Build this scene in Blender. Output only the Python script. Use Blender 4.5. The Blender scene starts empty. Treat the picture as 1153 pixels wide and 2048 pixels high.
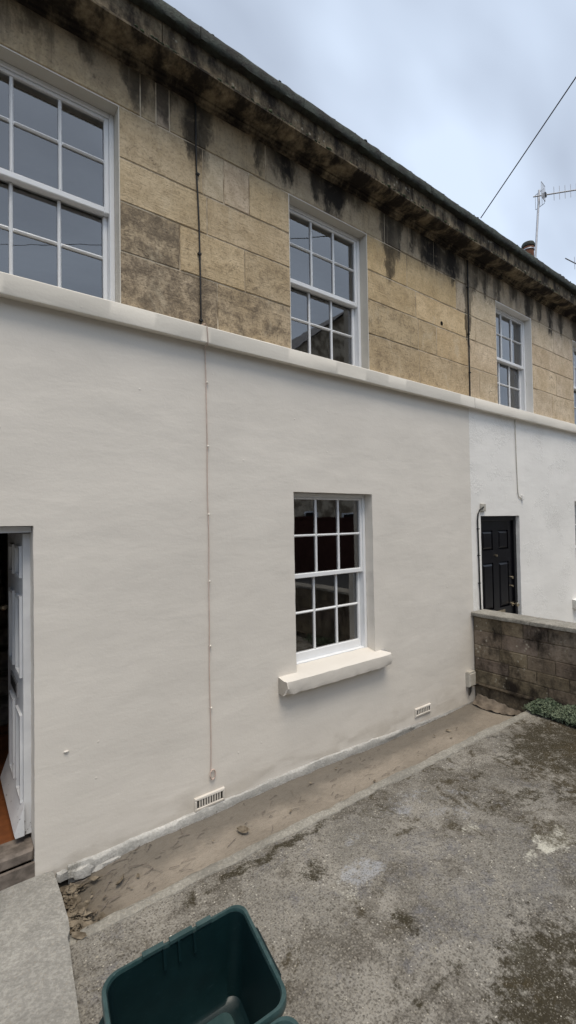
import bpy, math, random
from mathutils import Vector, Matrix, noise
random.seed(7)
S = bpy.context.scene
COL = S.collection
R = math.radians

# ------------------------------------------------------------------ camera
cam = bpy.data.cameras.new('camera')
cam.sensor_fit = 'HORIZONTAL'; cam.sensor_width = 36.0
cam.lens = 36.0 * 927.57 / 1153.0
cam.clip_start = 0.05; cam.clip_end = 3000
co = bpy.data.objects.new('camera', cam); COL.objects.link(co)
rt = Vector((.79907, -.60102, -.016207)); up = Vector((.000381, -.026449, .99965)); fw = Vector((.60124, .79880, .020905))
M = Matrix.Identity(4)
for i in range(3):
    M[i][0] = rt[i]; M[i][1] = up[i]; M[i][2] = -fw[i]
M[0][3], M[1][3], M[2][3] = 0.0, -3.0, 2.05
co.matrix_world = M
S.camera = co

# ------------------------------------------------------------------ sky, sun, exposure
SUN_EL, SUN_AZ = 68.0, 196.0          # azimuth measured clockwise from +Y
w = bpy.data.worlds.new('World'); S.world = w; w.use_nodes = True
wn = w.node_tree; wn.nodes.clear()
def wnode(t, **k):
    n = wn.nodes.new(t)
    for a, b in k.items(): setattr(n, a, b)
    return n
wo = wnode('ShaderNodeOutputWorld'); bg = wnode('ShaderNodeBackground')
bg.inputs['Strength'].default_value = 0.10
sky = wnode('ShaderNodeTexSky', sky_type='NISHITA', sun_disc=False)
sky.sun_elevation = R(SUN_EL); sky.sun_rotation = R(SUN_AZ); sky.dust_density = 2.0
tc = wnode('ShaderNodeTexCoord')
sep = wnode('ShaderNodeSeparateXYZ'); wn.links.new(tc.outputs['Generated'], sep.inputs[0])
zz = wnode('ShaderNodeMath', operation='MAXIMUM'); wn.links.new(sep.outputs[2], zz.inputs[0]); zz.inputs[1].default_value = 0.0
za = wnode('ShaderNodeMath', operation='ADD'); wn.links.new(zz.outputs[0], za.inputs[0]); za.inputs[1].default_value = 0.35
dv = wnode('ShaderNodeVectorMath', operation='DIVIDE'); wn.links.new(tc.outputs['Generated'], dv.inputs[0])
cb = wnode('ShaderNodeCombineXYZ')
for i in range(3): wn.links.new(za.outputs[0], cb.inputs[i])
wn.links.new(cb.outputs[0], dv.inputs[1])
n1 = wnode('ShaderNodeTexNoise'); n1.inputs['Scale'].default_value = 1.6; n1.inputs['Detail'].default_value = 3.5; n1.inputs['Roughness'].default_value = .5
n1.inputs['Distortion'].default_value = .3
mp = wnode('ShaderNodeMapping'); mp.inputs['Scale'].default_value = (1.0, 1.9, .3); mp.inputs['Rotation'].default_value = (0, 0, R(25)); mp.inputs['Location'].default_value = (.5, .35, 0)
wn.links.new(dv.outputs[0], mp.inputs[0]); wn.links.new(mp.outputs[0], n1.inputs['Vector'])
cr = wnode('ShaderNodeValToRGB')
cr.color_ramp.elements[0].position = .36; cr.color_ramp.elements[0].color = (2.8, 3.2, 3.9, 1)
cr.color_ramp.elements[1].position = .62; cr.color_ramp.elements[1].color = (4.9, 5.65, 6.75, 1)
wn.links.new(n1.outputs['Fac'], cr.inputs[0])
# paler towards the horizon, as overcast skies are
hz = wnode('ShaderNodeMapRange'); hz.inputs['From Min'].default_value = .15; hz.inputs['From Max'].default_value = .62
hz.inputs['To Min'].default_value = .7; hz.inputs['To Max'].default_value = 0.0
wn.links.new(zz.outputs[0], hz.inputs['Value'])
mh = wnode('ShaderNodeMix', data_type='RGBA'); wn.links.new(hz.outputs[0], mh.inputs['Factor'])
wn.links.new(cr.outputs[0], mh.inputs['A']); mh.inputs['B'].default_value = (4.9, 5.65, 6.75, 1)
mx = wnode('ShaderNodeMix', data_type='RGBA'); mx.inputs['Factor'].default_value = .90
wn.links.new(sky.outputs[0], mx.inputs['A']); wn.links.new(mh.outputs['Result'], mx.inputs['B'])
wn.links.new(mx.outputs['Result'], bg.inputs['Color']); wn.links.new(bg.outputs[0], wo.inputs['Surface'])

sl = bpy.data.lights.new('sun', 'SUN'); sl.energy = 1.5; sl.angle = R(28); sl.color = (1.0, .90, .76)
so = bpy.data.objects.new('sun', sl); COL.objects.link(so)
sd = Vector((math.sin(R(SUN_AZ)) * math.cos(R(SUN_EL)), math.cos(R(SUN_AZ)) * math.cos(R(SUN_EL)), math.sin(R(SUN_EL))))
so.rotation_euler = sd.to_track_quat('Z', 'Y').to_euler(); so.location = (0, -6, 12)
S.view_settings.view_transform = 'Standard'; S.view_settings.look = 'None'
S.view_settings.exposure = 0.72; S.view_settings.gamma = 1.0; S.view_settings.use_curve_mapping = False
S.cycles.max_bounces = 5; S.cycles.diffuse_bounces = 2; S.cycles.glossy_bounces = 3; S.cycles.transparent_max_bounces = 8
S.cycles.caustics_reflective = False; S.cycles.caustics_refractive = False

# ------------------------------------------------------------------ helpers
def obj(name, verts, faces, m=None, parent=None, smooth=None, origin=None):
    me = bpy.data.meshes.new(name)
    pw = parent['_w'] if parent is not None else (0, 0, 0)
    if origin is None:
        xs = [v[0] for v in verts]; ys = [v[1] for v in verts]; zs = [v[2] for v in verts]
        origin = ((min(xs) + max(xs)) / 2, (min(ys) + max(ys)) / 2, min(zs))
    me.from_pydata([(v[0] - origin[0], v[1] - origin[1], v[2] - origin[2]) for v in verts], [], faces)
    me.update()
    if smooth:
        me.shade_smooth()
        if smooth < 179: me.set_sharp_from_angle(angle=R(smooth))
    if m: me.materials.append(m)
    o = bpy.data.objects.new(name, me); COL.objects.link(o)
    o.location = (origin[0] - pw[0], origin[1] - pw[1], origin[2] - pw[2])
    if parent is not None: o.parent = parent
    o['_w'] = origin
    return o
def empty(name, loc, parent=None):
    o = bpy.data.objects.new(name, None); COL.objects.link(o); o.empty_display_size = .2
    pw = parent['_w'] if parent is not None else (0, 0, 0)
    o.location = (loc[0] - pw[0], loc[1] - pw[1], loc[2] - pw[2]); o['_w'] = tuple(loc)
    if parent is not None: o.parent = parent
    return o
def tag(o, label=None, cat=None, group=None, kind=None):
    if label: o['label'] = label
    if cat: o['category'] = cat
    if group: o['group'] = group
    if kind: o['kind'] = kind
    return o
class MB:
    def __init__(s): s.v = []; s.f = []
    def add(s, v, f):
        b = len(s.v); s.v += [tuple(p) for p in v]; s.f += [tuple(b + i for i in q) for q in f]; return s
    def box(s, x0, x1, y0, y1, z0, z1):
        return s.add([(x0,y0,z0),(x1,y0,z0),(x1,y1,z0),(x0,y1,z0),(x0,y0,z1),(x1,y0,z1),(x1,y1,z1),(x0,y1,z1)],
                     [(0,3,2,1),(4,5,6,7),(0,1,5,4),(1,2,6,5),(2,3,7,6),(3,0,4,7)])
    def cbox(s, x0, x1, y0, y1, z0, z1, c=.006, j=0.0):
        # box whose front (-Y) edges are chamfered
        c = min(c, (x1-x0)*.45, (z1-z0)*.45, (y1-y0)*.9)
        r = lambda: random.uniform(-j, j)
        v = [(x0,y1,z0),(x1,y1,z0),(x1,y1,z1),(x0,y1,z1),
             (x0,y0+c,z0),(x1,y0+c,z0),(x1,y0+c,z1),(x0,y0+c,z1),
             (x0+c+r(),y0+r(),z0+c+r()),(x1-c+r(),y0+r(),z0+c+r()),(x1-c+r(),y0+r(),z1-c+r()),(x0+c+r(),y0+r(),z1-c+r())]
        f = [(0,3,2,1),(0,1,5,4),(1,2,6,5),(2,3,7,6),(3,0,4,7),(4,5,9,8),(5,6,10,9),(6,7,11,10),(7,4,8,11),(8,9,10,11)]
        return s.add(v, f)
    def tube(s, pts, r, n=8, caps=True, rr=None):
        pts = [Vector(p) for p in pts]; rings = []
        for i, p in enumerate(pts):
            d = (pts[min(i+1, len(pts)-1)] - pts[max(i-1, 0)]).normalized()
            a = d.cross(Vector((0,0,1)) if abs(d.z) < .9 else Vector((0,1,0))).normalized(); b = d.cross(a)
            q = rr[i] if rr else r
            rings.append([p + a*math.cos(2*math.pi*k/n)*q + b*math.sin(2*math.pi*k/n)*q for k in range(n)])
        v = [x for g in rings for x in g]; f = []
        for i in range(len(pts)-1):
            for k in range(n):
                f.append((i*n+k, i*n+(k+1)%n, (i+1)*n+(k+1)%n, (i+1)*n+k))
        if caps: f.append(tuple(range(n-1,-1,-1))); f.append(tuple((len(pts)-1)*n+k for k in range(n)))
        return s.add(v, f)
    def lathe(s, c, prof, n=16):
        v = []; f = []
        for (r, z) in prof:
            for k in range(n): v.append((c[0]+r*math.cos(2*math.pi*k/n), c[1]+r*math.sin(2*math.pi*k/n), c[2]+z))
        for i in range(len(prof)-1):
            for k in range(n): f.append((i*n+k, i*n+(k+1)%n, (i+1)*n+(k+1)%n, (i+1)*n+k))
        f.append(tuple(range(n-1,-1,-1))); f.append(tuple((len(prof)-1)*n+k for k in range(n)))
        return s.add(v, f)
    def prism(s, prof, x0, x1, nx=1, jit=0.0, seed=0, fr=9.0):
        n = len(prof); v = []; f = []
        for i in range(nx+1):
            x = x0 + (x1-x0)*i/nx
            for k, (y, z) in enumerate(prof):
                dy = dz = 0
                if jit:
                    dy = jit*noise.noise((x*fr, k*3.1, seed)); dz = jit*noise.noise((x*fr+50, k*3.1, seed))
                v.append((x, y+dy, z+dz))
        for i in range(nx):
            for k in range(n):
                a = i*n+k; b = i*n+(k+1)%n
                f.append((a, b, b+n, a+n))
        f.append(tuple(range(n))); f.append(tuple(nx*n+k for k in range(n-1,-1,-1)))
        return s.add(v, f)
    def build(s, name, m, parent=None, smooth=None, origin=None):
        return obj(name, s.v, s.f, m, parent, smooth, origin)
def lump(mb, c, r, seed, sq=(1,1,1), n=6, rough=.35):
    v = []; f = []
    rows = 4
    for i in range(1, rows):
        th = math.pi*i/rows
        for k in range(n):
            ph = 2*math.pi*k/n
            d = Vector((math.sin(th)*math.cos(ph), math.sin(th)*math.sin(ph), math.cos(th)))
            q = r*(1+rough*noise.noise(d*1.7+Vector((seed*1.3, seed*.7, seed*2.1))))
            v.append((c[0]+d.x*q*sq[0], c[1]+d.y*q*sq[1], c[2]+d.z*q*sq[2]))
    t = len(v); v.append((c[0], c[1], c[2]+r*sq[2])); v.append((c[0], c[1], c[2]-r*sq[2]))
    for i in range(rows-2):
        for k in range(n): f.append((i*n+k, (i+1)*n+k, (i+1)*n+(k+1)%n, i*n+(k+1)%n))
    for k in range(n): f.append((t, k, (k+1)%n)); f.append((t+1, (rows-2)*n+(k+1)%n, (rows-2)*n+k))
    mb.add(v, f)
def fbm(p, o=4):
    return noise.fractal(Vector(p), 1.0, 2.0, o)

# ------------------------------------------------------------------ materials
class NT:
    def __init__(s, name):
        s.m = bpy.data.materials.new(name); s.m.use_nodes = True
        s.t = s.m.node_tree; s.t.nodes.clear()
        s.out = s.n('ShaderNodeOutputMaterial'); s.p = s.n('ShaderNodeBsdfPrincipled')
        s.l(s.p.outputs[0], s.out.inputs[0])
        s.geo = s.n('ShaderNodeNewGeometry'); s.pos = s.geo.outputs['Position']
    def n(s, t, **k):
        x = s.t.nodes.new(t)
        for a, b in k.items(): setattr(x, a, b)
        return x
    def l(s, a, b): s.t.links.new(a, b)
    def put(s, v, sock):
        if isinstance(v, bpy.types.NodeSocket): s.l(v, sock)
        else: sock.default_value = v
    def math(s, op, a, b=0.0, c=0.0, clamp=False):
        x = s.n('ShaderNodeMath', operation=op, use_clamp=clamp)
        s.put(a, x.inputs[0]); s.put(b, x.inputs[1]); s.put(c, x.inputs[2]); return x.outputs[0]
    def vmath(s, op, a, b=(0,0,0)):
        x = s.n('ShaderNodeVectorMath', operation=op); s.put(a, x.inputs[0]); s.put(b, x.inputs[1]); return x.outputs[0]
    def map(s, v, scale=(1,1,1), loc=(0,0,0), rot=(0,0,0)):
        x = s.n('ShaderNodeMapping'); s.l(v, x.inputs[0]); x.inputs['Scale'].default_value = scale
        x.inputs['Location'].default_value = loc; x.inputs['Rotation'].default_value = rot; return x.outputs[0]
    def noise(s, v, scale, detail=4, rough=.55, dist=0.0, color=False):
        x = s.n('ShaderNodeTexNoise'); s.l(v, x.inputs['Vector']); x.inputs['Scale'].default_value = scale
        x.inputs['Detail'].default_value = detail; x.inputs['Roughness'].default_value = rough; x.inputs['Distortion'].default_value = dist
        return x.outputs['Color' if color else 'Fac']
    def voro(s, v, scale, out='Distance', feat='F1'):
        x = s.n('ShaderNodeTexVoronoi', feature=feat); s.l(v, x.inputs['Vector']); x.inputs['Scale'].default_value = scale; return x.outputs[out]
    def ramp(s, f, stops):
        x = s.n('ShaderNodeValToRGB'); s.l(f, x.inputs[0]); e = x.color_ramp.elements
        while len(e) < len(stops): e.new(.5)
        for i, (p, c) in enumerate(stops):
            e[i].position = p; e[i].color = (*c, 1) if isinstance(c, tuple) else (c, c, c, 1)
        return x.outputs[0]
    def range(s, v, a, b, c=0.0, d=1.0, smooth=True):
        x = s.n('ShaderNodeMapRange', interpolation_type='SMOOTHSTEP' if smooth else 'LINEAR')
        s.put(v, x.inputs['Value'])
        for k, q in (('From Min', a), ('From Max', b), ('To Min', c), ('To Max', d)): s.put(q, x.inputs[k])
        return x.outputs[0]
    def mix(s, f, a, b, blend='MIX'):
        x = s.n('ShaderNodeMix', data_type='RGBA', blend_type=blend); s.put(f, x.inputs['Factor'])
        for v, k in ((a, 'A'), (b, 'B')):
            if isinstance(v, tuple) and len(v) == 3: v = (*v, 1)
            s.put(v, x.inputs[k])
        return x.outputs['Result']
    def bump(s, h, strength=.3, dist=.01, prev=None):
        x = s.n('ShaderNodeBump'); s.l(h, x.inputs['Height']); x.inputs['Strength'].default_value = strength; x.inputs['Distance'].default_value = dist
        if prev is not None: s.l(prev, x.inputs['Normal'])
        return x.outputs[0]
    def fin(s, color, rough=.7, normal=None, spec=None, metal=None):
        if isinstance(color, tuple) and len(color) == 3: color = (*color, 1)
        s.put(color, s.p.inputs['Base Color']); s.put(rough, s.p.inputs['Roughness'])
        if normal is not None: s.l(normal, s.p.inputs['Normal'])
        if spec is not None: s.p.inputs['Specular IOR Level'].default_value = spec
        if metal is not None: s.p.inputs['Metallic'].default_value = metal
        return s.m
def simple(name, c, rough=.6, var=.12, scale=14, bump=.15, bscale=60, spec=.4, metal=0):
    t = NT(name); n1 = t.noise(t.pos, scale, 4)
    c1 = tuple(max(0, x*(1-var)) for x in c); c2 = tuple(min(1, x*(1+var)) for x in c)
    col = t.mix(t.range(n1, .3, .7), c1, c2)
    return t.fin(col, rough, t.bump(t.noise(t.pos, bscale, 3), bump, .004), spec, metal)

def blob2(t, X, Y, xc, yc, hx, hy, soft=.45):
    # soft-edged ellipse mask in two (already distorted) coordinates
    a = t.math('DIVIDE', t.math('SUBTRACT', X, xc), hx); b = t.math('DIVIDE', t.math('SUBTRACT', Y, yc), hy)
    d = t.math('SQRT', t.math('ADD', t.math('MULTIPLY', a, a), t.math('MULTIPLY', b, b)))
    return t.range(d, 1.0, soft)

def make_stone(name, black=0.0, black_lo=.45, warm=1.0, lichen=False):
    t = NT(name)
    info = t.n('ShaderNodeObjectInfo')
    big = t.noise(t.pos, 2.3, 5, .6); mid = t.noise(t.pos, 9, 5, .65, .4); fine = t.noise(t.pos, 48, 5, .75)
    bed = t.noise(t.map(t.pos, (1.2, 1, 16), rot=(0, R(4), 0)), 5, 4, .6)
    col = t.mix(t.range(big, .3, .7), (.53*warm, .420*warm, .272*warm), (.66*warm, .545*warm, .385*warm))
    col = t.mix(t.range(mid, .35, .75, 0, .55), col, (.33*warm, .245*warm, .148*warm))
    col = t.mix(t.range(bed, .45, .8, 0, .30), col, (.57*warm, .475*warm, .335*warm))
    col = t.mix(1.0, col, info.outputs['Color'], 'MULTIPLY')
    col = t.mix(t.range(fine, .46, .70, 0, .55), col, (.19, .145, .095))
    # grey lichen / dirt held per block in the object colour's alpha
    gm = t.math('ADD', t.math('MULTIPLY', mid, .62), t.math('MULTIPLY', fine, .46))
    gth = t.math('SUBTRACT', .76, t.math('MULTIPLY', info.outputs['Alpha'], .40))
    g = t.range(gm, gth, t.math('ADD', gth, .26), 0, .80)
    col = t.mix(g, col, (.135, .108, .080))
    ck = t.n('ShaderNodeTexVoronoi', feature='DISTANCE_TO_EDGE'); t.l(t.vmath('ADD', t.map(t.pos, (1, 1, .8)), t.vmath('MULTIPLY', t.noise(t.pos, 5, 4, .6, color=True), (.25, .25, .25))), ck.inputs['Vector']); ck.inputs['Scale'].default_value = 2.1
    ckm = t.math('MULTIPLY', t.range(ck.outputs['Distance'], .016, .004), t.range(big, .57, .64, 0, .5))
    col = t.mix(ckm, col, (.11, .085, .06))
    blot = t.noise(t.map(t.pos, (1, 1, .6)), 3.7, 6, .72, .7)
    col = t.mix(t.range(blot, .56, .72, 0, .38), col, (.19, .150, .105))
    col = t.mix(t.range(blot, .46, .32, 0, .40), col, (.62*warm, .53*warm, .385*warm))
    pit = t.voro(t.pos, 34); pitm = t.math('MULTIPLY', t.range(pit, .16, .04), t.range(mid, .5, .62))
    col = t.mix(t.math('MULTIPLY', pitm, .6), col, (.09, .07, .05))
    if black is None:
        # black crust washed down the frieze from the cornice: shaped streaks
        dst = t.vmath('ADD', t.pos, t.vmath('MULTIPLY', t.vmath('SUBTRACT', t.noise(t.map(t.pos, (1, 1, .45)), 7, 4, .7, color=True), (.5,.5,.5)), (.26, 0, .50)))
        sx = t.n('ShaderNodeSeparateXYZ'); t.l(dst, sx.inputs[0]); X = sx.outputs[0]; Z = sx.outputs[2]
        u = t.math('DIVIDE', t.math('ADD', X, 1.0), 10.0, clamp=True)
        def curve(val):
            c = t.n('ShaderNodeFloatCurve'); cv = c.mapping.curves[0]
            pts = [(k/120, val(-1.0+10.0*k/120)) for k in range(121)]
            cv.points[0].location = pts[0]; cv.points[1].location = pts[-1]
            for p in pts[1:-1]: cv.points.new(*p)
            for p in cv.points: p.handle_type = 'VECTOR'
            c.mapping.update(); t.l(u, c.inputs['Value']); return c.outputs[0]
        def env(x, q):
            best = 0
            for (xc, hw, z0, z1, st) in STAINS:
                a_ = abs(x-xc)/(hw*1.45); w_ = max(0, min(1, (1-a_)/.6))
                best = max(best, w_*((5.1-z0)/1.6 if q else st))
            return best
        reach = curve(lambda x: env(x, True)); dens = curve(lambda x: env(x, False))
        bot = t.math('SUBTRACT', 5.1, t.math('MULTIPLY', reach, 1.6))
        acc = t.math('MULTIPLY', dens, t.range(Z, bot, t.math('ADD', bot, .16)))
        streak = t.noise(t.map(t.pos, (9, 1, .55)), 1.0, 5, .62)
        top = t.math('MULTIPLY', t.range(Z, 4.66, 5.02), t.range(streak, .50, .66, 0, .62))
        acc = t.math('MAXIMUM', acc, top)
        veil = t.math('MULTIPLY', t.range(Z, 4.52, 5.02), t.range(big, .3, .6, .12, .55))
        col = t.mix(veil, col, (.125, .104, .080))
        acc = t.math('MULTIPLY', acc, t.range(mid, .2, .5, .55, 1.0))
        col = t.mix(acc, col, (.022, .0185, .0155))
        pale = t.noise(t.map(t.pos, (16, 1, .8), loc=(3.7, 0, 0)), 1.0, 3, .6)
        pm = t.math('MULTIPLY', t.range(Z, 4.5, 4.95), t.range(pale, .60, .72, 0, .4))
        col = t.mix(pm, col, (.42, .36, .26))
    elif black > 0:
        bn = t.noise(t.map(t.pos, (2.2, 1.5, 1.0)), 2.4, 6, .68)
        col = t.mix(t.range(bn, black_lo-.12, black_lo+.13, 1.0, 1-black), (.020, .016, .0125), col) if False else t.mix(t.range(bn, black_lo-.13, black_lo+.15, 1.0, 1.0-black), col, (.021, .0165, .013))
    if lichen:
        lv = t.n('ShaderNodeTexVoronoi'); t.l(t.vmath('ADD', t.pos, t.vmath('MULTIPLY', t.noise(t.pos, 30, 3, .6, color=True), (.02, .02, .02))), lv.inputs['Vector']); lv.inputs['Scale'].default_value = 22
        lm = t.math('MULTIPLY', t.range(lv.outputs['Distance'], .34, .18), t.range(t.noise(t.pos, 4.5, 4, .6), .52, .62, 0, .75))
        col = t.mix(lm, col, (.40, .37, .30))
    h = t.math('ADD', t.math('MULTIPLY', fine, .5), t.math('ADD', t.math('MULTIPLY', bed, .6), t.math('MULTIPLY', t.range(pit, .15, 0), -.8)))
    nb = t.bump(t.math('SUBTRACT', h, t.math('MULTIPLY', ckm, 1.2)), .7, .008); nb = t.bump(mid, .45, .02, nb)
    return t.fin(col, .92, nb, .2)
#         x centre, half width, fades out at z, full at z, strength
STAINS = [(-.55,.22,4.55,5.1,.9),(.02,.13,4.75,5.1,.8),(.42,.11,4.80,5.1,.75),(.72,.10,4.83,5.1,.7),(1.04,.09,4.74,4.9,.8),(1.235,.07,4.72,5.0,.9),(1.49,.13,4.60,4.95,.9),(2.02,.07,4.76,5.0,.85),
          (2.27,.14,4.76,4.95,1.0),(2.62,.07,4.78,5.0,.95),(2.84,.21,4.74,4.93,1.0),(3.10,.16,4.90,5.1,.7),(3.57,.11,4.30,4.9,.85),(3.74,.07,4.72,5.0,.9),
          (3.92,.06,4.72,4.95,.95),(4.24,.25,4.70,4.90,1.0),(4.62,.17,4.66,4.86,1.0),(4.93,.07,3.75,4.6,.95),(5.12,.10,4.72,4.98,.8),(5.33,.09,4.66,4.95,.9),(5.62,.09,4.70,5.0,.8),
          (6.0,.10,4.76,5.0,.85),(6.40,.13,4.66,4.95,.9),(6.72,.07,4.68,4.95,.85),(7.05,.11,4.62,4.95,.9),(7.4,.10,4.66,5.0,.85),(7.9,.16,4.7,5.0,.8)]
M_STONE = make_stone('bath_stone', None)
M_CORN = make_stone('sooty_cornice_stone', .92, .55, .52)
M_PARA = make_stone('weathered_parapet_stone', .76, .52, .60, True)
M_GW = make_stone('dark_garden_wall_stone', .60, .44, .62, True)

def make_render(name, c, flake=False):
    t = NT(name)
    a = t.noise(t.pos, 1.1, 4, .5); b = t.noise(t.map(t.pos, (1.0, 1, 3.2), rot=(0, R(-5), 0)), 2.6, 5, .55, .5)
    d = t.noise(t.pos, 7, 6, .62, .3); e = t.noise(t.pos, 55, 4, .65)
    col = t.mix(t.range(a, .3, .7), tuple(x*.955 for x in c), tuple(min(1, x*1.03) for x in c))
    col = t.mix(t.range(d, .58, .8, 0, .16), col, tuple(x*.85 for x in c))
    sx = t.n('ShaderNodeSeparateXYZ'); t.l(t.pos, sx.inputs[0])
    dirt = t.math('MULTIPLY', t.range(t.math('ADD', sx.outputs[2], t.math('MULTIPLY', d, .25)), .42, .16), t.range(b, .38, .62, 0, .38))
    col = t.mix(dirt, col, (.36, .31, .24))
    h = t.math('ADD', t.math('MULTIPLY', b, .9), t.math('ADD', t.math('MULTIPLY', d, .8), t.math('MULTIPLY', e, .25)))
    tw = t.noise(t.map(t.pos, (.8, 1, 2.4), rot=(0, R(-8), 0)), 1.6, 3, .5, .3)
    nb = t.bump(h, .17, .016); nb = t.bump(tw, .14, .035, nb)
    sp = t.voro(t.pos, 9.0); nb = t.bump(t.math('MULTIPLY', t.range(sp, .085, .02), t.range(d, .5, .6)), .35, .006, nb)
    if flake:
        pm = t.range(t.noise(t.pos, 1.7, 4, .6), .50, .60)
        fl = t.math('MULTIPLY', t.range(t.noise(t.pos, 26, 3, .6, 1.2), .5, .56), pm)
        nb = t.bump(fl, .5, .005, nb)
        col = t.mix(t.math('MULTIPLY', fl, .05), col, (.5, .48, .43))
    return t.fin(col, .62, nb, .35)
M_CREAM = make_render('grey_cream_masonry_paint', (.735, .690, .622))
M_WHITE = make_render('white_masonry_paint', (.85, .83, .79), True)
M_BAND = make_render('cream_band_paint', (.78, .735, .650))
M_REVEAL = make_render('pale_reveal_paint', (.62, .585, .515))
def make_peel():
    t = NT('peeling_white_paint'); n = t.noise(t.pos, 30, 5, .7, .6); sx = t.n('ShaderNodeSeparateXYZ'); t.l(t.pos, sx.inputs[0])
    low = t.range(sx.outputs[2], .75, .2, .0, .12)
    f = t.range(n, t.math('SUBTRACT', .73, low), t.math('SUBTRACT', .76, low))
    col = t.mix(f, t.mix(t.range(t.noise(t.pos, 5), .3, .7), (.62, .63, .65), (.74, .75, .76)), (.10, .085, .075))
    return t.fin(col, .45, t.bump(f, .6, -.003), .4)
M_PEEL = make_peel()
M_SASH = simple('white_gloss_paint', (.83, .84, .85), .35, .02, 8, .04, 90, .5)
M_BLACK = simple('black_gloss_paint', (.004, .004, .006), .32, .2, 6, .06, 40, .3)
M_DARKMETAL = simple('dark_metal', (.05, .05, .05), .5, .2, 20, .1, 80, .5, .6)
M_STEEL = simple('worn_brass', (.42, .36, .26), .35, .2, 20, .1, 80, .5, .9)
M_ALU = simple('dull_aluminium', (.42, .42, .43), .45, .1, 12, .05, 60, .5, .7)
M_CABLE = simple('black_cable_sheath', (.012, .011, .010), .6, .2, 20, .1, 90)
M_PCABLE = simple('painted_cable', (.58, .45, .38), .6, .1, 20, .1, 90)
def make_mortar():
    t = NT('lime_mortar'); a = t.noise(t.pos, 2.4, 5, .65); b = t.noise(t.pos, 40, 3)
    return t.fin(t.mix(t.range(a, .40, .60), (.24, .19, .13), (.62, .53, .40)), .95, t.bump(b, .4, .004), .1)
M_MORTAR = make_mortar()
M_ROOM = simple('brown_room_wall', (.20, .165, .13), .9, .15, 3, .05, 20, .1)  # even brown wallpaper colour
M_WOOD = simple('reddish_floor_boards', (.17, .060, .022), .5, .25, 9, .1, 30, .3)
M_OLDWOOD = simple('weathered_timber', (.16, .135, .115), .8, .35, 16, .4, 45, .2)
M_CURTAIN = simple('net_curtain', (.60, .62, .62), .9, .1, 9, .2, 70, .1)
M_SLATE = simple('roof_slate', (.075, .078, .088), .6, .25, 6, .2, 30, .3)
M_POT = simple('terracotta', (.20, .095, .06), .85, .25, 9, .3, 40, .1)
M_BRICKW = simple('red_brick', (.060, .026, .020), .9, .2, 6, .3, 40, .1)
M_BOX = simple('grey_plastic_housing', (.45, .425, .37), .5, .08, 20, .05, 70, .4)
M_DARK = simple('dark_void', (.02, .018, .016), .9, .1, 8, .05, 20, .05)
def make_glass():
    t = NT('window_glass'); t.t.nodes.remove(t.p)
    tr = t.n('ShaderNodeBsdfTransparent'); tr.inputs[0].default_value = (.86, .88, .88, 1)
    gl = t.n('ShaderNodeBsdfGlossy'); gl.inputs['Roughness'].default_value = .0; gl.inputs['Color'].default_value = (1, 1, 1, 1)
    gl.inputs['Roughness'].default_value = .012
    fr = t.n('ShaderNodeFresnel'); fr.inputs['IOR'].default_value = 2.55
    nb = t.bump(t.noise(t.pos, 3.2, 2, .5), .05, .008); t.l(nb, fr.inputs['Normal']); t.l(nb, gl.inputs['Normal'])
    mxs = t.n('ShaderNodeMixShader'); t.l(fr.outputs[0], mxs.inputs[0]); t.l(tr.outputs[0], mxs.inputs[1]); t.l(gl.outputs[0], mxs.inputs[2])
    t.l(mxs.outputs[0], t.out.inputs[0]); return t.m
M_GLASS = make_glass()

def make_concrete(name, base, blots=(), moss=.5, dark=1.0, agg=1.0):
    t = NT(name)
    big = t.noise(t.pos, 1.3, 6, .62); mid = t.noise(t.pos, 6, 6, .68, .4); fine = t.noise(t.pos, 60, 5, .7)
    vo = t.n('ShaderNodeTexVoronoi'); t.l(t.pos, vo.inputs['Vector']); vo.inputs['Scale'].default_value = 75
    hs = t.n('ShaderNodeSeparateColor'); t.l(vo.outputs['Color'], hs.inputs[0])
    b = base
    col = t.mix(t.range(big, .32, .68), tuple(x*.74 for x in b), tuple(x*1.12 for x in b))
    col = t.mix(t.range(mid, .4, .7, 0, .6), col, tuple(x*.58 for x in b))
    col = t.mix(t.range(fine, .42, .62, .30+.45*agg, 0), col, tuple(x*.38 for x in b))
    peb = t.math('MULTIPLY', t.range(vo.outputs['Distance'], .42, .30), t.range(hs.outputs[0], .45, .9, 0, .75*agg))
    col = t.mix(peb, col, t.mix(hs.outputs[1], (.34, .27, .18), (.46, .43, .37)))
    spk = t.math('MULTIPLY', t.range(vo.outputs['Distance'], .34, .24), t.range(hs.outputs[2], .965, .98, 0, .6*agg))
    col = t.mix(spk, col, (.66, .62, .54))
    dst = t.vmath('ADD', t.pos, t.vmath('MULTIPLY', t.vmath('SUBTRACT', t.noise(t.pos, 8, 5, .7, color=True), (.5,.5,.5)), (.30, .30, 0)))
    sx = t.n('ShaderNodeSeparateXYZ'); t.l(dst, sx.inputs[0])
    for (xc, yc, hx, hy, c, st) in blots:
        mk = t.math('MULTIPLY', blob2(t, sx.outputs[0], sx.outputs[1], xc, yc, hx, hy), st)
        mk = t.math('MULTIPLY', mk, t.math('MULTIPLY', t.range(fine, .36, .56, .25, 1), t.range(mid, .34, .56, .25, 1)))
        col = t.mix(mk, col, c)
    ms = t.math('MULTIPLY', t.range(t.noise(t.pos, 2.6, 6, .72, .5), .60, .74), t.range(fine, .3, .55))
    col = t.mix(t.math('MULTIPLY', ms, moss), col, (.040, .032, .014))
    h = t.math('ADD', t.math('MULTIPLY', fine, .8), t.math('SUBTRACT', t.math('MULTIPLY', mid, .9), t.math('MULTIPLY', vo.outputs['Distance'], .9*agg)))
    return t.fin(col, .9, t.bump(h, .75, .012), .25)
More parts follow.
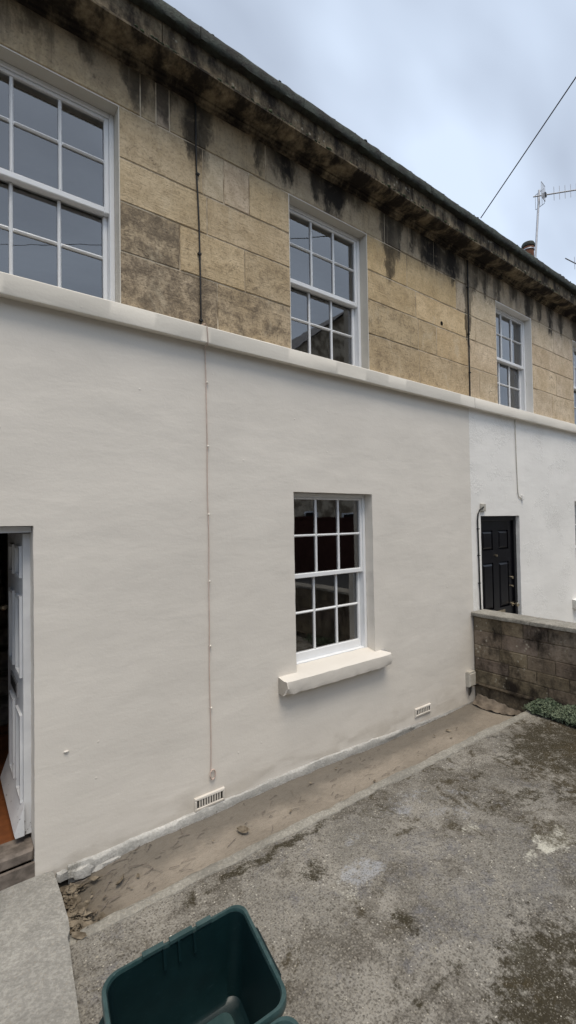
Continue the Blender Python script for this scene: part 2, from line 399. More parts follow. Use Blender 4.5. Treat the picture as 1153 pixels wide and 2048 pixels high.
WHT = (.58, .56, .48); BLU = (.38, .39, .41); MOS = (.032, .025, .011); GRY = (.175, .175, .188)
SLABSPOTS = [(1.95,-1.07,.16,.10,BLU,.95),(3.04,-1.65,.17,.09,WHT,1.0),(2.79,-1.63,.09,.04,WHT,.7),(2.14,-1.87,.05,.05,WHT,.7),(2.75,-1.25,.10,.06,WHT,.55),(2.09,-.84,.09,.07,BLU,.5),
             (1.79,-1.09,.07,.10,WHT,.35),(1.72,-.89,.09,.07,MOS,.9),(1.88,-1.45,.07,.10,MOS,.8),(1.59,-1.69,.05,.12,MOS,.6),(2.12,-2.05,.42,.26,MOS,1.0),(4.35,-1.15,.75,.40,MOS,1.0),
             (3.36,-1.34,.14,.10,MOS,.75),(.87,-.80,.10,.06,WHT,.6),(3.35,-.96,.12,.07,MOS,.7),(2.39,-1.77,.16,.10,MOS,.55),(1.83,-1.73,.16,.03,MOS,.8),(2.6,-.8,.26,.12,BLU,.55),(2.9,-1.05,.28,.15,BLU,.45),
             (2.25,-1.15,.35,.22,GRY,.6),(2.05,-1.55,.40,.14,GRY,.75),(2.6,-1.75,.5,.12,GRY,.6),(1.09,-.63,.05,.07,MOS,.8),(1.62,-.62,.55,.035,MOS,.9),(3.9,-1.5,.5,.2,MOS,.6),(3.1,-1.25,.3,.08,MOS,.5)]
def make_slab():
    t = NT('old_exposed_aggregate_concrete')
    sp = t.n('ShaderNodeSeparateXYZ'); t.l(t.pos, sp.inputs[0])
    a = t.noise(t.pos, 1.5, 6, .62); b = t.noise(t.map(t.pos, (1, 1, 1), loc=(7, 3, 1)), 2.7, 6, .66, .5); c = t.noise(t.map(t.pos, (1, 1, 1), loc=(2, 9, 1)), 5.5, 6, .7, .6)
    d = t.noise(t.pos, 19, 5, .72); fine = t.noise(t.pos, 70, 4, .7)
    vo = t.n('ShaderNodeTexVoronoi'); t.l(t.pos, vo.inputs['Vector']); vo.inputs['Scale'].default_value = 70; vo.inputs['Randomness'].default_value = 1.0
    hs = t.n('ShaderNodeSeparateColor'); t.l(vo.outputs['Color'], hs.inputs[0])
    col = t.mix(t.range(a, .33, .67), (.185, .174, .154), (.310, .290, .254))
    col = t.mix(t.range(t.math('ADD', b, t.range(sp.outputs[0], 1.4, 3.2, 0, .05)), .49, .64, 0, .75), col, (.098, .086, .070))
    col = t.mix(t.range(c, .54, .68, 0, .65), col, (.150, .147, .156))
    col = t.mix(t.range(d, .52, .72, 0, .60), col, (.060, .049, .035))
    col = t.mix(t.range(d, .46, .30, 0, .42), col, (.33, .31, .265))
    # stones of the aggregate, each its own tone
    peb = t.range(vo.outputs['Distance'], .52, .36, 0, .62)
    col = t.mix(peb, col, t.mix(hs.outputs[0], (.058, .050, .040), (.34, .315, .268)))
    col = t.mix(t.math('MULTIPLY', t.range(vo.outputs['Distance'], .40, .28), t.range(hs.outputs[2], .965, .985, 0, .75)), col, (.60, .57, .50))
    at = t.n('ShaderNodeAttribute', attribute_name='marks'); ac = t.n('ShaderNodeSeparateColor'); t.l(at.outputs['Color'], ac.inputs[0])
    wob = t.math('ADD', t.math('MULTIPLY', t.math('SUBTRACT', d, .5), 2.6), t.math('ADD', t.math('MULTIPLY', t.math('SUBTRACT', fine, .5), 1.6), t.math('MULTIPLY', t.math('SUBTRACT', c, .5), 1.6)))
    for sock, cc, st in ((at.outputs['Alpha'], GRY, .42), (ac.outputs[1], BLU, .70), (ac.outputs[0], WHT, .9), (ac.outputs[2], MOS, .92)):
        col = t.mix(t.range(t.math('ADD', sock, t.math('MULTIPLY', wob, t.range(sock, .02, .35))), .30, 1.05, 0, st), col, cc)
    far = t.range(sp.outputs[0], 1.4, 3.4, .0, .085)
    ms = t.range(t.math('ADD', t.noise(t.pos, 3.1, 6, .74, .6), far), .58, .68)
    ms = t.math('MULTIPLY', ms, t.range(d, .38, .55))
    col = t.mix(t.math('MULTIPLY', ms, .85), col, (.050, .038, .018))
    gr = t.noise(t.pos, 115, 3, .6); col = t.mix(t.range(gr, .52, .66, 0, .62), col, (.042, .035, .026)); col = t.mix(t.range(gr, .45, .33, 0, .42), col, (.36, .335, .285))
    h = t.math('ADD', t.math('MULTIPLY', d, 1.2), t.math('SUBTRACT', t.math('MULTIPLY', c, 1.2), t.math('MULTIPLY', vo.outputs['Distance'], .55)))
    return t.fin(col, .9, t.bump(h, .8, .014), .25)
M_SLAB = make_slab()
M_PATH = make_concrete('pale_path_concrete', (.40, .385, .35), [], .12, 1, .30)
M_KERB = make_concrete('cement_fillet', (.37, .35, .305), [], .7, 1, .3)
def make_silt():
    t = NT('sandy_silt')
    a = t.noise(t.pos, 2.2, 5, .6); b = t.noise(t.map(t.pos, (1, 2.6, 1)), 7, 5, .65, .8); f = t.noise(t.pos, 90, 3, .6); cr_ = t.noise(t.map(t.pos, (1.3, 4, 1)), 9, 5, .7, 1.5)
    sx = t.n('ShaderNodeSeparateXYZ'); t.l(t.vmath('ADD', t.pos, t.vmath('MULTIPLY', t.vmath('SUBTRACT', t.noise(t.pos, 6, 4, .65, color=True), (.5,.5,.5)), (.3, .22, 0))), sx.inputs[0])
    col = t.mix(t.range(a, .35, .65), (.235, .204, .166), (.300, .260, .212))
    col = t.mix(t.range(b, .5, .75, 0, .5), col, (.165, .143, .115))
    # silt washed against the wall is darker and greyer than the sand by the kerb
    col = t.mix(t.range(sx.outputs[1], -.30, -.13, 0, .72), col, (.135, .122, .104))
    col = t.mix(t.math('MULTIPLY', t.range(sx.outputs[0], .95, .60), .7), col, (.10, .082, .060))
    col = t.mix(t.math('MULTIPLY', t.range(cr_, .485, .50), t.range(cr_, .515, .50, 0, .55)), col, (.06, .05, .04))
    col = t.mix(t.range(f, .58, .75, 0, .25), col, (.10, .085, .065))
    return t.fin(col, .95, t.bump(t.math('ADD', b, t.math('ADD', t.math('MULTIPLY', f, .25), cr_)), .55, .012), .15)
M_SILT = make_silt()
M_PLINTH = make_concrete('grey_plinth_render', (.60, .585, .545), [], .6, 1, .0)
M_ASPH = simple('asphalt', (.05, .05, .05), .9, .2, 8, .4, 80, .2)
def make_green(name, a, b, c=(.02,.02,.012)):
    t = NT(name); n = t.noise(t.pos, 11, 4, .6); f = t.noise(t.pos, 60, 3, .7)
    col = t.mix(t.range(n, .3, .7), a, b); col = t.mix(t.range(f, .5, .7, 0, .5), col, c)
    return t.fin(col, .8, t.bump(f, .8, .01), .2)
M_MOSS = make_green('dark_moss', (.018, .026, .012), (.045, .060, .024))
M_COPING = make_green('mossy_black_coping', (.042, .040, .036), (.075, .088, .074), (.020, .018, .015))
M_LEAF = make_green('small_green_leaf', (.085, .115, .070), (.19, .225, .15), (.06, .08, .048))
M_DEAD = make_green('dead_leaf', (.10, .080, .056), (.30, .250, .185), (.05, .038, .026))
M_CHIP = make_green('pale_chippings', (.36, .32, .25), (.55, .52, .45), (.25, .21, .16))
def make_plastic(name, c, faded, k):
    t = NT(name); n = t.noise(t.pos, 9, 5, .65); s2 = t.noise(t.map(t.pos, (3, 3, 22)), 8, 3, .6); d = t.noise(t.pos, 120, 3, .6)
    col = t.mix(t.range(n, .35, .75, 0, k), c, faded)
    col = t.mix(t.range(s2, .64, .74, 0, .5*k), col, tuple(min(1, x*2.2+.04) for x in faded))
    return t.fin(col, .42, t.bump(d, .12, .002), .45)
M_BIN = make_plastic('dark_green_plastic', (.0022, .0125, .0145), (.005, .022, .024), .6)
M_RIM = make_plastic('faded_green_plastic', (.016, .045, .046), (.050, .090, .090), .9)

# ================================================================== SETTING
XL, XP, XR = -3.5, 4.92, 9.82          # left end, party line, far party line
def slab_z(x, y):
    return .0 + max(0, x-.5)*.021 + .006*fbm((x*1.7, y*1.7, 3)) + .0025*fbm((x*9, y*9, 8))
def kerb_y(x):
    return -.425 - .05*(x-.5) + .018*noise.noise((x*2.1, 3, 1)) + .008*noise.noise((x*9, 3, 1))
def sheet(name, xs, ys_fn, zf, m, skirt=.14):
    nx = len(xs); v = []; f = []; ny = None
    for x in xs:
        ys = ys_fn(x); ny = len(ys)
        for y in ys: v.append((x, y, zf(x, y)))
    for i in range(nx-1):
        for j in range(ny-1):
            f.append((i*ny+j, i*ny+j+1, (i+1)*ny+j+1, (i+1)*ny+j))
    def drop(idx):
        b = len(v)
        for k in idx: v.append((v[k][0], v[k][1], v[k][2]-skirt))
        for q in range(len(idx)-1): f.append((idx[q], idx[q+1], b+q+1, b+q))
    drop([i*ny for i in range(nx)]); drop([i*ny+ny-1 for i in range(nx)]); drop(list(range(ny))); drop([(nx-1)*ny+j for j in range(ny)])
    o = obj(name, v, f, m, None, 40)
    return tag(o, kind='structure')
lin = lambda a, b, n: [a + (b-a)*i/n for i in range(n+1)]
tag(obj('ground', [(-400,-400,-.17),(400,-400,-.17),(400,400,-.17),(-400,400,-.17)], [(0,1,2,3)], M_ASPH), kind='structure')
YARD = sheet('yard', lin(.44, 4.93, 190), lambda x: [kerb_y(x) - .045 - 4.2*(k/110)**1.3 for k in range(111)], slab_z, M_SLAB)
ma = YARD.data.color_attributes.new('marks', 'FLOAT_COLOR', 'POINT'); ow = YARD.location
for i_, vv_ in enumerate(YARD.data.vertices):
    x_, y_ = vv_.co.x+ow.x, vv_.co.y+ow.y; q_ = [0.0]*4
    wx = .05*noise.noise((x_*8, y_*8, 1)); wy = .05*noise.noise((x_*8, y_*8, 9))
    for (xc, yc, hx, hy, cc, st) in SLABSPOTS:
        d_ = math.hypot((x_+wx-xc)/hx, (y_+wy-yc)/hy)
        if d_ < 1.3:
            k_ = 0 if cc is WHT else 1 if cc is BLU else 2 if cc is MOS else 3
            q_[k_] = max(q_[k_], st*min(1, (1.3-d_)/.7))
    ma.data[i_].color = q_
def path_edge(y):       # right-hand edge of the path
    return .525 + .09*min(0, y+.25)*(1.2 if y < -.5 else .5) + .006*noise.noise((y*9, 1, 4))
pys = [0.0 - 4.5*(k/90)**1.2 for k in range(91)]
v = []; f = []
for k, y in enumerate(pys):
    for i in range(41):
        x = -2.6 + (path_edge(y)+2.6)*(i/40)**.8
        v.append((x, y+.0, .075 + .004*fbm((x*3, y*3, 1)) - (.012 if i == 40 else 0)))
for k in range(90):
    for i in range(40): f.append((k*41+i, (k+1)*41+i, (k+1)*41+i+1, k*41+i+1))
b = len(v)
for k, y in enumerate(pys): v.append((v[k*41+40][0]-.004, y, -.12))
for k in range(90): f.append((k*41+40, (k+1)*41+40, b+k+1, b+k))
tag(obj('path', v, f, M_PATH, None, 40), kind='structure')
sheet('gutter', lin(.38, 4.93, 180), lambda x: [.03 + (kerb_y(x)-.06-.03)*k/20 for k in range(21)],
      lambda x, y: -.045 + .010*fbm((x*4, y*6, 2)) + .004*fbm((x*18, y*22, 5)) + (.02 if x > 4.3 else 0)*min(1, (x-4.3)*2) + .042*max(0, 1-abs(y)/.32)*max(0, min(1, (3.3-x)/1.0))*max(0, min(1, (x-.62)/.4)), M_SILT, .06)
kb = MB(); kp = []
xs = lin(.50, 4.92, 170); n = 6; v = []; f = []
for x in xs:
    ky = kerb_y(x); z = slab_z(x, ky); lift = .012*min(1, max(0, (x-1.0)/2)) + .010*noise.noise((x*3.3, 0, 7)) + .006*noise.noise((x*13, 0, 7))
    wd = .075 + .02*noise.noise((x*4, 2, 9))
    for (dy, dz) in ((.012, -.13), (.004, -.02), (-.012, .004+lift), (-wd*.55, .009+lift), (-wd, .004+lift*.4), (-wd-.02, -.05)):
        v.append((x, ky+dy+.006*noise.noise((x*17, dy*40, 2)), z+dz))
for i in range(len(xs)-1):
    for k in range(n-1): f.append((i*n+k, (i+1)*n+k, (i+1)*n+k+1, i*n+k+1))
f.append(tuple(range(n))); f.append(tuple((len(xs)-1)*n+k for k in range(n-1,-1,-1)))
tag(obj('kerb', v, f, M_KERB, None, 50), kind='structure')
MB().box(XP+.02, 12, -4.7, -.003, -.165, -.05).build('neighbour_yard', M_PATH); tag(bpy.data.objects['neighbour_yard'], kind='structure')
MB().box(-60, 60, -11.5, -5.2, -.166, -.158).build('road', M_ASPH); tag(bpy.data.objects['road'], kind='structure')
MB().box(-60, 60, -5.2, -4.75, -.165, -.04).build('pavement', M_PATH); tag(bpy.data.objects['pavement'], kind='structure')

# ================================================================== HOUSES
def grid_wall(name, x0, x1, z0, z1, holes, step, m, parent, yf=None, depth=.13, zlow=None, sills=True):
    def lines(a, b, cuts):
        cs = sorted({a, b, *[c for c in cuts if a < c < b]}); out = []
        for p, q in zip(cs, cs[1:]):
            k = max(1, round((q-p)/step)); out += [p + (q-p)*i/k for i in range(k)]
        return out + [b]
    X = lines(x0, x1, [c for h in holes for c in h[:2]]); Zs = lines(z0, z1, [c for h in holes for c in h[2:]])
    inside = lambda x, z: any(h[0]-1e-6 < x < h[1]+1e-6 and h[2]-1e-6 < z < h[3]+1e-6 for h in holes)
    idx = {}; v = []; f = []
    def vid(i, k):
        if (i, k) not in idx:
            x, z = X[i], Zs[k]; y = yf(x, z) if yf else 0.0
            jx = jz = 0
            if yf:
                for h in holes:
                    if abs(x-h[0]) < 1e-6 or abs(x-h[1]) < 1e-6: jx = .003*noise.noise((z*9, x, 3))
                    if abs(z-h[3]) < 1e-6: jz = .003*noise.noise((x*9, z, 3))
            if zlow and k == 0: z = zlow(x)
            idx[(i, k)] = len(v); v.append((x+jx, y, z+jz))
        return idx[(i, k)]
    for i in range(len(X)-1):
        for k in range(len(Zs)-1):
            if inside((X[i]+X[i+1])/2, (Zs[k]+Zs[k+1])/2): continue
            f.append((vid(i,k), vid(i+1,k), vid(i+1,k+1), vid(i,k+1)))
    for h in holes:
        def run(ids):
            b = len(v)
            for q in ids: v.append((v[q][0], depth, v[q][2]))
            for q in range(len(ids)-1): f.append((ids[q], ids[q+1], b+q+1, b+q))
        ci = [i for i, x in enumerate(X) if h[0]-1e-6 <= x <= h[1]+1e-6]; ck = [k for k, z in enumerate(Zs) if h[2]-1e-6 <= z <= h[3]+1e-6]
        run([vid(ci[0], k) for k in ck]); run([vid(ci[-1], k) for k in ck]); run([vid(i, ck[-1]) for i in ci])
        if h[2] > z0+1e-6: run([vid(i, ck[0]) for i in ci])
    return obj(name, v, f, m, parent, 50)

def wall_y(x, z):
    return (-.0035*fbm((x*.9, z*1.5, 1)) - .0016*fbm((x*2.2, z*4.0, 4)) - .0008*fbm((x*8, z*9, 7))
            - .0016*max(0, 1-abs((z+.03*math.sin(x*1.3)) % .37 - .185)/.03)*max(0, noise.noise((x*.8, z*1.3, 9))))
def low_edge(x):
    return .055 + .012*noise.noise((x*3, 0, 5)) + .008*noise.noise((x*14, 0, 5)) - max(0, x-2.6)*.045 + (.03 if x < .5 else 0)

house = empty('terraced_house', (2.2, 0, 0))
tag(house, 'stone terraced house, ground floor painted grey-cream, with white sash windows and open white door', 'house', 'houses of the stone terrace')
nbr = empty('terraced_house', (7.3, 0, 0))
tag(nbr, 'neighbouring terraced house with white painted ground floor and black panelled front door', 'house', 'houses of the stone terrace')

DOOR1 = (-.49, .43, .0, 2.05); LWIN = (2.318, 3.25, .815, 2.295)
W_L, W_M = (.01, .937), (2.318, 3.25)
W_3, W_4 = (5.555, 6.482), (7.79, 8.72)
NDOOR = (5.10, 6.01, -.05, 2.08); NWIN = (7.70, 8.63, .82, 2.29)
grid_wall('painted_wall', XL, 4.90, -.02, 3.36, [DOOR1, LWIN], .035, M_CREAM, house, wall_y, .14, lambda x: low_edge(x) if not (-.49 <= x <= .43) else 0.0)
grid_wall('painted_wall', 4.90, XR, -.06, 3.36, [NDOOR, NWIN], .05, M_WHITE, nbr, lambda x, z: wall_y(x, z)*1.1, .14)
# band course, two lengths that meet at the party line
BP = [(.02,3.335),(-.060,3.322),(-.068,3.324),(-.070,3.330),(-.070,3.437),(-.067,3.443),(-.060,3.446),(.02,3.462)]
MB().prism(BP, XL, 4.917, 260, .0014, 3, 2.3).build('band_course', M_BAND, house, 25)
MB().prism(BP, 4.923, XR, 120, .0014, 5, 2.3).build('band_course', M_BAND, nbr, 35)

# ---- ashlar blocks
G = .004
ROWS = [(4.775,5.10),(4.435,4.775),(4.15,4.435),(3.82,4.15),(3.43,3.82)]
H1 = [[XL,-2.4,-1.5,-.45,1.077,1.185,1.282,2.09,3.506,4.30,XP],
      [[XL,-2.6,-1.9],[-.97,-.4,.01],[.937,1.534,1.704,1.93,2.318],[3.25,3.836,4.708,XP]],
      [[XL,-2.9,-1.9],[-.97,.01],[.937,1.563,2.318],[3.25,3.97,XP]],
      [[XL,-2.5,-1.9],[-.97,-.5,.01],[.937,1.348,1.881,2.318],[3.25,4.0,4.32,XP]],
      [[XL,-2.8,-1.9],[-.97,.01],[.937,1.641,2.318],[3.25,4.014,XP]]]
H2 = [[XP,5.36,6.74,7.79,9.0,XR],
      [[XP,5.555],[6.482,7.145,7.79],[8.72,9.3,XR]],
      [[XP,5.08,5.555],[6.482,7.79],[8.72,XR]],
      [[XP,5.555],[6.482,7.2,7.79],[8.72,9.2,XR]],
      [[XP,5.155,5.555],[6.482,7.05,7.79],[8.72,XR]]]
# tint (r,g,b) and dirt for blocks that differ clearly in the photograph, keyed by (row, left edge)
LOOK = {(3,.937):(.78,.76,.74,.95),(4,.937):(.80,.78,.78,.92),(4,1.641):(.86,.83,.80,.80),(3,1.348):(1.02,.98,.90,.52),(3,1.881):(.90,.87,.82,.62),(2,.937):(1.02,1.0,.95,.18),
        (1,.937):(.92,.90,.86,.45),(1,1.93):(1.0,.97,.90,.22),(2,1.563):(.96,.93,.88,.42),(2,3.97):(1.18,1.10,.96,.10),(2,3.25):(1.0,.94,.82,.40),(3,4.0):(.92,.87,.78,.48),(3,4.32):(1.08,1.0,.88,.30),
        (3,3.25):(.90,.86,.78,.62),(4,3.25):(.90,.86,.80,.62),(4,4.014):(.98,.93,.86,.50),(1,3.25):(1.05,.97,.80,.25),(1,3.836):(1.04,.97,.82,.22),
        (0,-.45):(1.05,1.02,.95,.30),(0,1.077):(1.1,1.07,1.0,.2),(0,1.282):(.92,.90,.85,.45)}
def blocks(rows, parent, tint):
    for r, segs in enumerate(rows):
        if not isinstance(segs[0], list): segs = [segs]
        z0, z1 = ROWS[r]
        for sg in segs:
            for a, b in zip(sg, sg[1:]):
                ga = 0 if a in (.937, 3.25, 6.482, 8.72, -.97) else G; gb = 0 if b in (.01, 2.318, 5.555, 7.79, -1.9) else G
                y = random.uniform(-.003, -.0005)
                mb = MB(); bot = G if r < 4 else 0
                # front face subdivided a little so arrises are uneven
                mb.cbox(a+ga, b-gb, y, .12, z0+bot, z1-(G if r else 0), .005, .0012)
                o = mb.build('stone_block', M_STONE, parent)
                k = LOOK.get((r, a))
                if k is None:
                    q = random.uniform(.94, 1.10)*tint
                    k = (q*random.uniform(.97,1.02), q, q*random.uniform(1.0,1.10), random.uniform(.05,.32))
                o.color = k
blocks(H1, house, .98); blocks(H2, nbr, 1.10)
UPH = [(-1.9,-.97,3.43,4.775),(*W_L,3.43,4.775),(*W_M,3.43,4.775)]
grid_wall('mortar_bed', XL, XP, 3.40, 5.2, UPH, .5, M_MORTAR, house, lambda x, z: .003, .11)
grid_wall('mortar_bed', XP, XR, 3.40, 5.2, [(*W_3,3.43,4.775),(*W_4,3.43,4.775)], .5, M_MORTAR, nbr, lambda x, z: .003, .11)
# pale render lining of the upper reveals, a few mm proud of the stone sides
def reveal_lining(x0, x1, parent, m):
    e = .006
    mb = MB()
    mb.box(x1-e, x1+.002, .002, .125, 3.44, 4.775-e)
    mb.box(x0-.002, x0+e, .002, .125, 3.44, 4.775-e)
    mb.box(x0-.002, x1+.002, .002, .125, 4.775-e, 4.777)
    mb.build('window_reveal', m, parent)
for (a, b), p in (((-1.9,-.97), house), (W_L, house), (W_M, house), (W_3, nbr), (W_4, nbr)): reveal_lining(a, b, p, M_REVEAL if p is house else M_WHITE)
# hole drilled in a block
MB().tube([(4.411,-.0045,4.202),(4.411,.03,4.202)], .022, 10).build('drilled_hole', M_DARK, house)

# ---- cornice, parapet, coping
CP = [(.06,5.072),(-.026,5.072),(-.030,5.090),(-.046,5.098),(-.050,5.112),(-.078,5.116),(-.084,5.104),(-.092,5.100),(-.150,5.096),(-.185,5.098),(-.203,5.103),(-.214,5.110),(-.222,5.114),(-.222,5.128),(-.19,5.140),(.06,5.21)]
def run_pieces(name, prof, cuts, m, parent, jit, tint=None, seg=.035):
    for a, b in zip(cuts, cuts[1:]):
        o = MB().prism(prof, a+.003, b-.003, max(2, int((b-a)/seg)), jit, a, 11).build(name, m, parent, 40)
        q = random.uniform(.85, 1.12); o.color = (q, q, q*.97, random.uniform(.3, .7))
run_pieces('cornice_stone', CP, [XL,-2.3,-.9,.25,2.10,3.45,XP], M_CORN, house, .003)
run_pieces('cornice_stone', CP, [XP,6.15,7.3,8.6,XR], M_CORN, nbr, .003)
PP = [(.16,5.2),(0,5.2),(0,5.53),(.16,5.53)]
run_pieces('parapet_stone', PP, [XL,-2.7,-1.9,-1.2,-.5,.3,1.235,1.96,2.62,3.25,3.95,XP], M_PARA, house, .005)
run_pieces('parapet_stone', PP, [XP,5.7,6.5,7.2,7.9,8.8,XR], M_PARA, nbr, .005)
KP = [(.20,5.525),(-.045,5.525),(-.056,5.533),(-.062,5.55),(-.062,5.595),(-.050,5.622),(-.02,5.635),(.20,5.655)]
run_pieces('coping_stone', KP, [XL,-2.6,-1.6,-.7,.4,1.5,2.45,3.4,4.2,XP], M_COPING, house, .005)
run_pieces('coping_stone', KP, [XP,5.9,6.9,7.8,8.8,XR], M_COPING, nbr, .005)
def moss(parent, x0, x1, nn, y, z, name='moss'):
    mb = MB()
    for i in range(nn):
        x = random.uniform(x0, x1); c = noise.noise((x*1.9, y*5, 3))
        if c < -.15 and random.random() < .8: continue
        lump(mb, (x, y+random.uniform(-.006, .022), z+random.uniform(-.004, .008)), random.uniform(.006, .017)*(1+.5*c), i, (1.5, 1, .75), 5)
    tag(mb.build(name, M_MOSS if z < 5.4 else M_COPING, parent, 60), kind='stuff')
moss(house, -1.5, XP, 700, -.212, 5.128); moss(nbr, XP, XR, 380, -.212, 5.128)
moss(house, -1.5, XP, 160, -.040, 5.618); moss(nbr, XP, XR, 200, -.040, 5.618)
# roofs and chimney behind the parapet
for p, a, b in ((house, XL, XP-.002), (nbr, XP+.002, XR)):
    rf = MB().prism([(.2,5.30),(.2,5.38),(4.0,7.0),(7.8,5.38),(7.8,5.30)], a, b, 1).build('roof', M_SLATE, p)
    MB().box(a, b, 7.6, 7.8, -.1, 5.30).build('rear_wall', M_MORTAR, p)
MB().box(XR-.1, XR, .16, 7.6, -.1, 5.30).build('gable_wall', M_MORTAR, nbr)
MB().box(XL, XL+.1, .16, 7.6, -.1, 5.30).build('gable_wall', M_MORTAR, house)
ch = MB().box(9.45, 9.95, 1.25, 1.80, 5.3, 7.09).box(9.42, 9.98, 1.21, 1.84, 7.09, 7.15).build('chimney_stack', M_PARA, nbr)
MB().lathe((9.68,1.5,7.150), [(.105,0),(.10,.20),(.105,.22),(.105,.40),(.115,.41),(.115,.44),(.10,.455)], 20).build('chimney_pot', M_POT, ch, 40)
MB().lathe((9.68,1.5,7.605), [(.125,0),(.128,.02),(.128,.05),(.11,.085),(.06,.105),(.015,.11)], 20).build('pot_cowl', M_COPING, ch, 40)
MB().lathe((9.68,1.5,7.530), [(.1165,0),(.1185,.006),(.1185,.016),(.1165,.022)], 20).build('pot_band', M_ALU, ch, 40)

# ---- rooms behind the openings (open towards the windows)
def room(p, x0, x1, y0, y1, z0, z1, m=M_ROOM):
    v = [(x0,y0,z0),(x1,y0,z0),(x1,y1,z0),(x0,y1,z0),(x0,y0,z1),(x1,y0,z1),(x1,y1,z1),(x0,y1,z1)]
    return obj('room', v, [(0,1,2,3),(4,7,6,5),(1,5,6,2),(2,6,7,3),(3,7,4,0)], m, p)
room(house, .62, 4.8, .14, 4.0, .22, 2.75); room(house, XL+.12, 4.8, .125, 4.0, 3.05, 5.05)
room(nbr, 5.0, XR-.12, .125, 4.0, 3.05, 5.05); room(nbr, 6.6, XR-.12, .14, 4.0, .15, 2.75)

# ---- sash windows
def sash_window(parent, x0, x1, z0, z1, meet, zb_u, zb_l, bot, lock=False):
    """box frame > upper sash, lower sash, glazing bars and twelve panes"""
    fx = .032
    fr = MB()
    yf = .092
    fr.cbox(x0, x0+fx, yf, .20, z0, z1, .004); fr.cbox(x1-fx, x1, yf, .20, z0, z1, .004)
    fr.cbox(x0+fx, x1-fx, yf, .20, z1-.030, z1, .004); fr.cbox(x0+fx, x1-fx, yf+.012, .20, z0, z0+.020, .004)
    w = fr.build('window', M_SASH, parent)
    a, b = x0+fx, x1-fx
    st = .030
    def sash(nm, y0, zl, zh, rl, rh, bar, pn):
        sb = MB(); y1 = y0+.038
        sb.cbox(a, a+st, y0, y1, zl, zh, .005); sb.cbox(b-st, b, y0, y1, zl, zh, .005)
        sb.cbox(a+st, b-st, y0, y1, zl, zl+rl, .005); sb.cbox(a+st, b-st, y0, y1, zh-rh, zh, .005)
        sb.build(nm, M_SASH, w)
        gx0, gx1, gz0, gz1 = a+st, b-st, zl+rl, zh-rh; bw = .010
        xs = [gx0 + (gx1-gx0)*k/3 for k in range(4)]
        cells = [(gz0, bar), (bar, gz1)]
        for k in (1, 2): MB().cbox(xs[k]-bw, xs[k]+bw, y0+.003, y1, gz0, gz1, .008).build('glazing_bar', M_SASH, w)
        for k in range(3): MB().cbox(xs[k]+(bw if k else 0), xs[k+1]-(bw if k < 2 else 0), y0+.004, y1, bar-bw, bar+bw, .008).build('glazing_bar', M_SASH, w)
        for k in range(3):
            for (c0, c1) in cells:
                p0, p1 = xs[k]+(bw if k else 0)-.003, xs[k+1]-(bw if k < 2 else 0)+.003
                q0, q1 = c0-.003+(0 if c0 == gz0 else bw), c1+.003-(0 if c1 == gz1 else bw)
                t = [random.uniform(-.0006, .0006) for _ in range(3)]; y = y0+.022
                obj('pane', [(p0,y+t[0],q0),(p1,y+t[1],q0),(p1,y+t[2],q1),(p0,y+t[0]+t[2]-t[1],q1)], [(0,1,2,3)], M_GLASS, w)
    sash('upper_sash', yf+.010, meet-.020, z1-.030, .040, .022, zb_u, 0)
    sash('lower_sash', yf+.052, bot, meet+.022, .075 if lock else .035, .036, zb_l, 1)
    if lock:
        l = MB(); xm = (x0+x1)/2 - .02
        l.box(xm-.022, xm+.022, yf+.05, yf+.075, meet+.022, meet+.030); l.tube([(xm,yf+.06,meet+.03),(xm,yf+.058,meet+.055),(xm+.012,yf+.055,meet+.072)], .007, 6); l.tube([(xm+.015,yf+.06,meet+.028),(xm+.022,yf+.055,meet+.05)], .006, 6)
        l.build('sash_lock', M_DARKMETAL, w)
    return w
UPZ = (3.452, 4.769, 4.118, 4.446, 3.822, 3.47)
for (a, b), p in (((-1.9,-.97), house), (W_L, house), (W_M, house), (W_3, nbr), (W_4, nbr)):
    sash_window(p, a+.006, b-.006, *UPZ)
sash_window(house, LWIN[0]+.001, LWIN[1]-.001, .835, 2.293, 1.585, 1.928, 1.262, .852, True)
sash_window(nbr, NWIN[0]+.001, NWIN[1]-.001, .835, 2.288, 1.585, 1.928, 1.262, .852)
# net curtains behind the neighbour's upper windows
for (a, b) in (W_3, W_4):
    v = []; f = []
    for i in range(81):
        x = a + (b-a)*i/80
        y = .27 + .018*math.sin(i*1.25) + .008*math.sin(i*.7)
        v += [(x, y, 3.46), (x, y+.004*math.sin(i), 4.80)]
    for i in range(80): f.append((2*i, 2*i+2, 2*i+3, 2*i+1))
    obj('curtain', v, f, M_CURTAIN, nbr, 60)

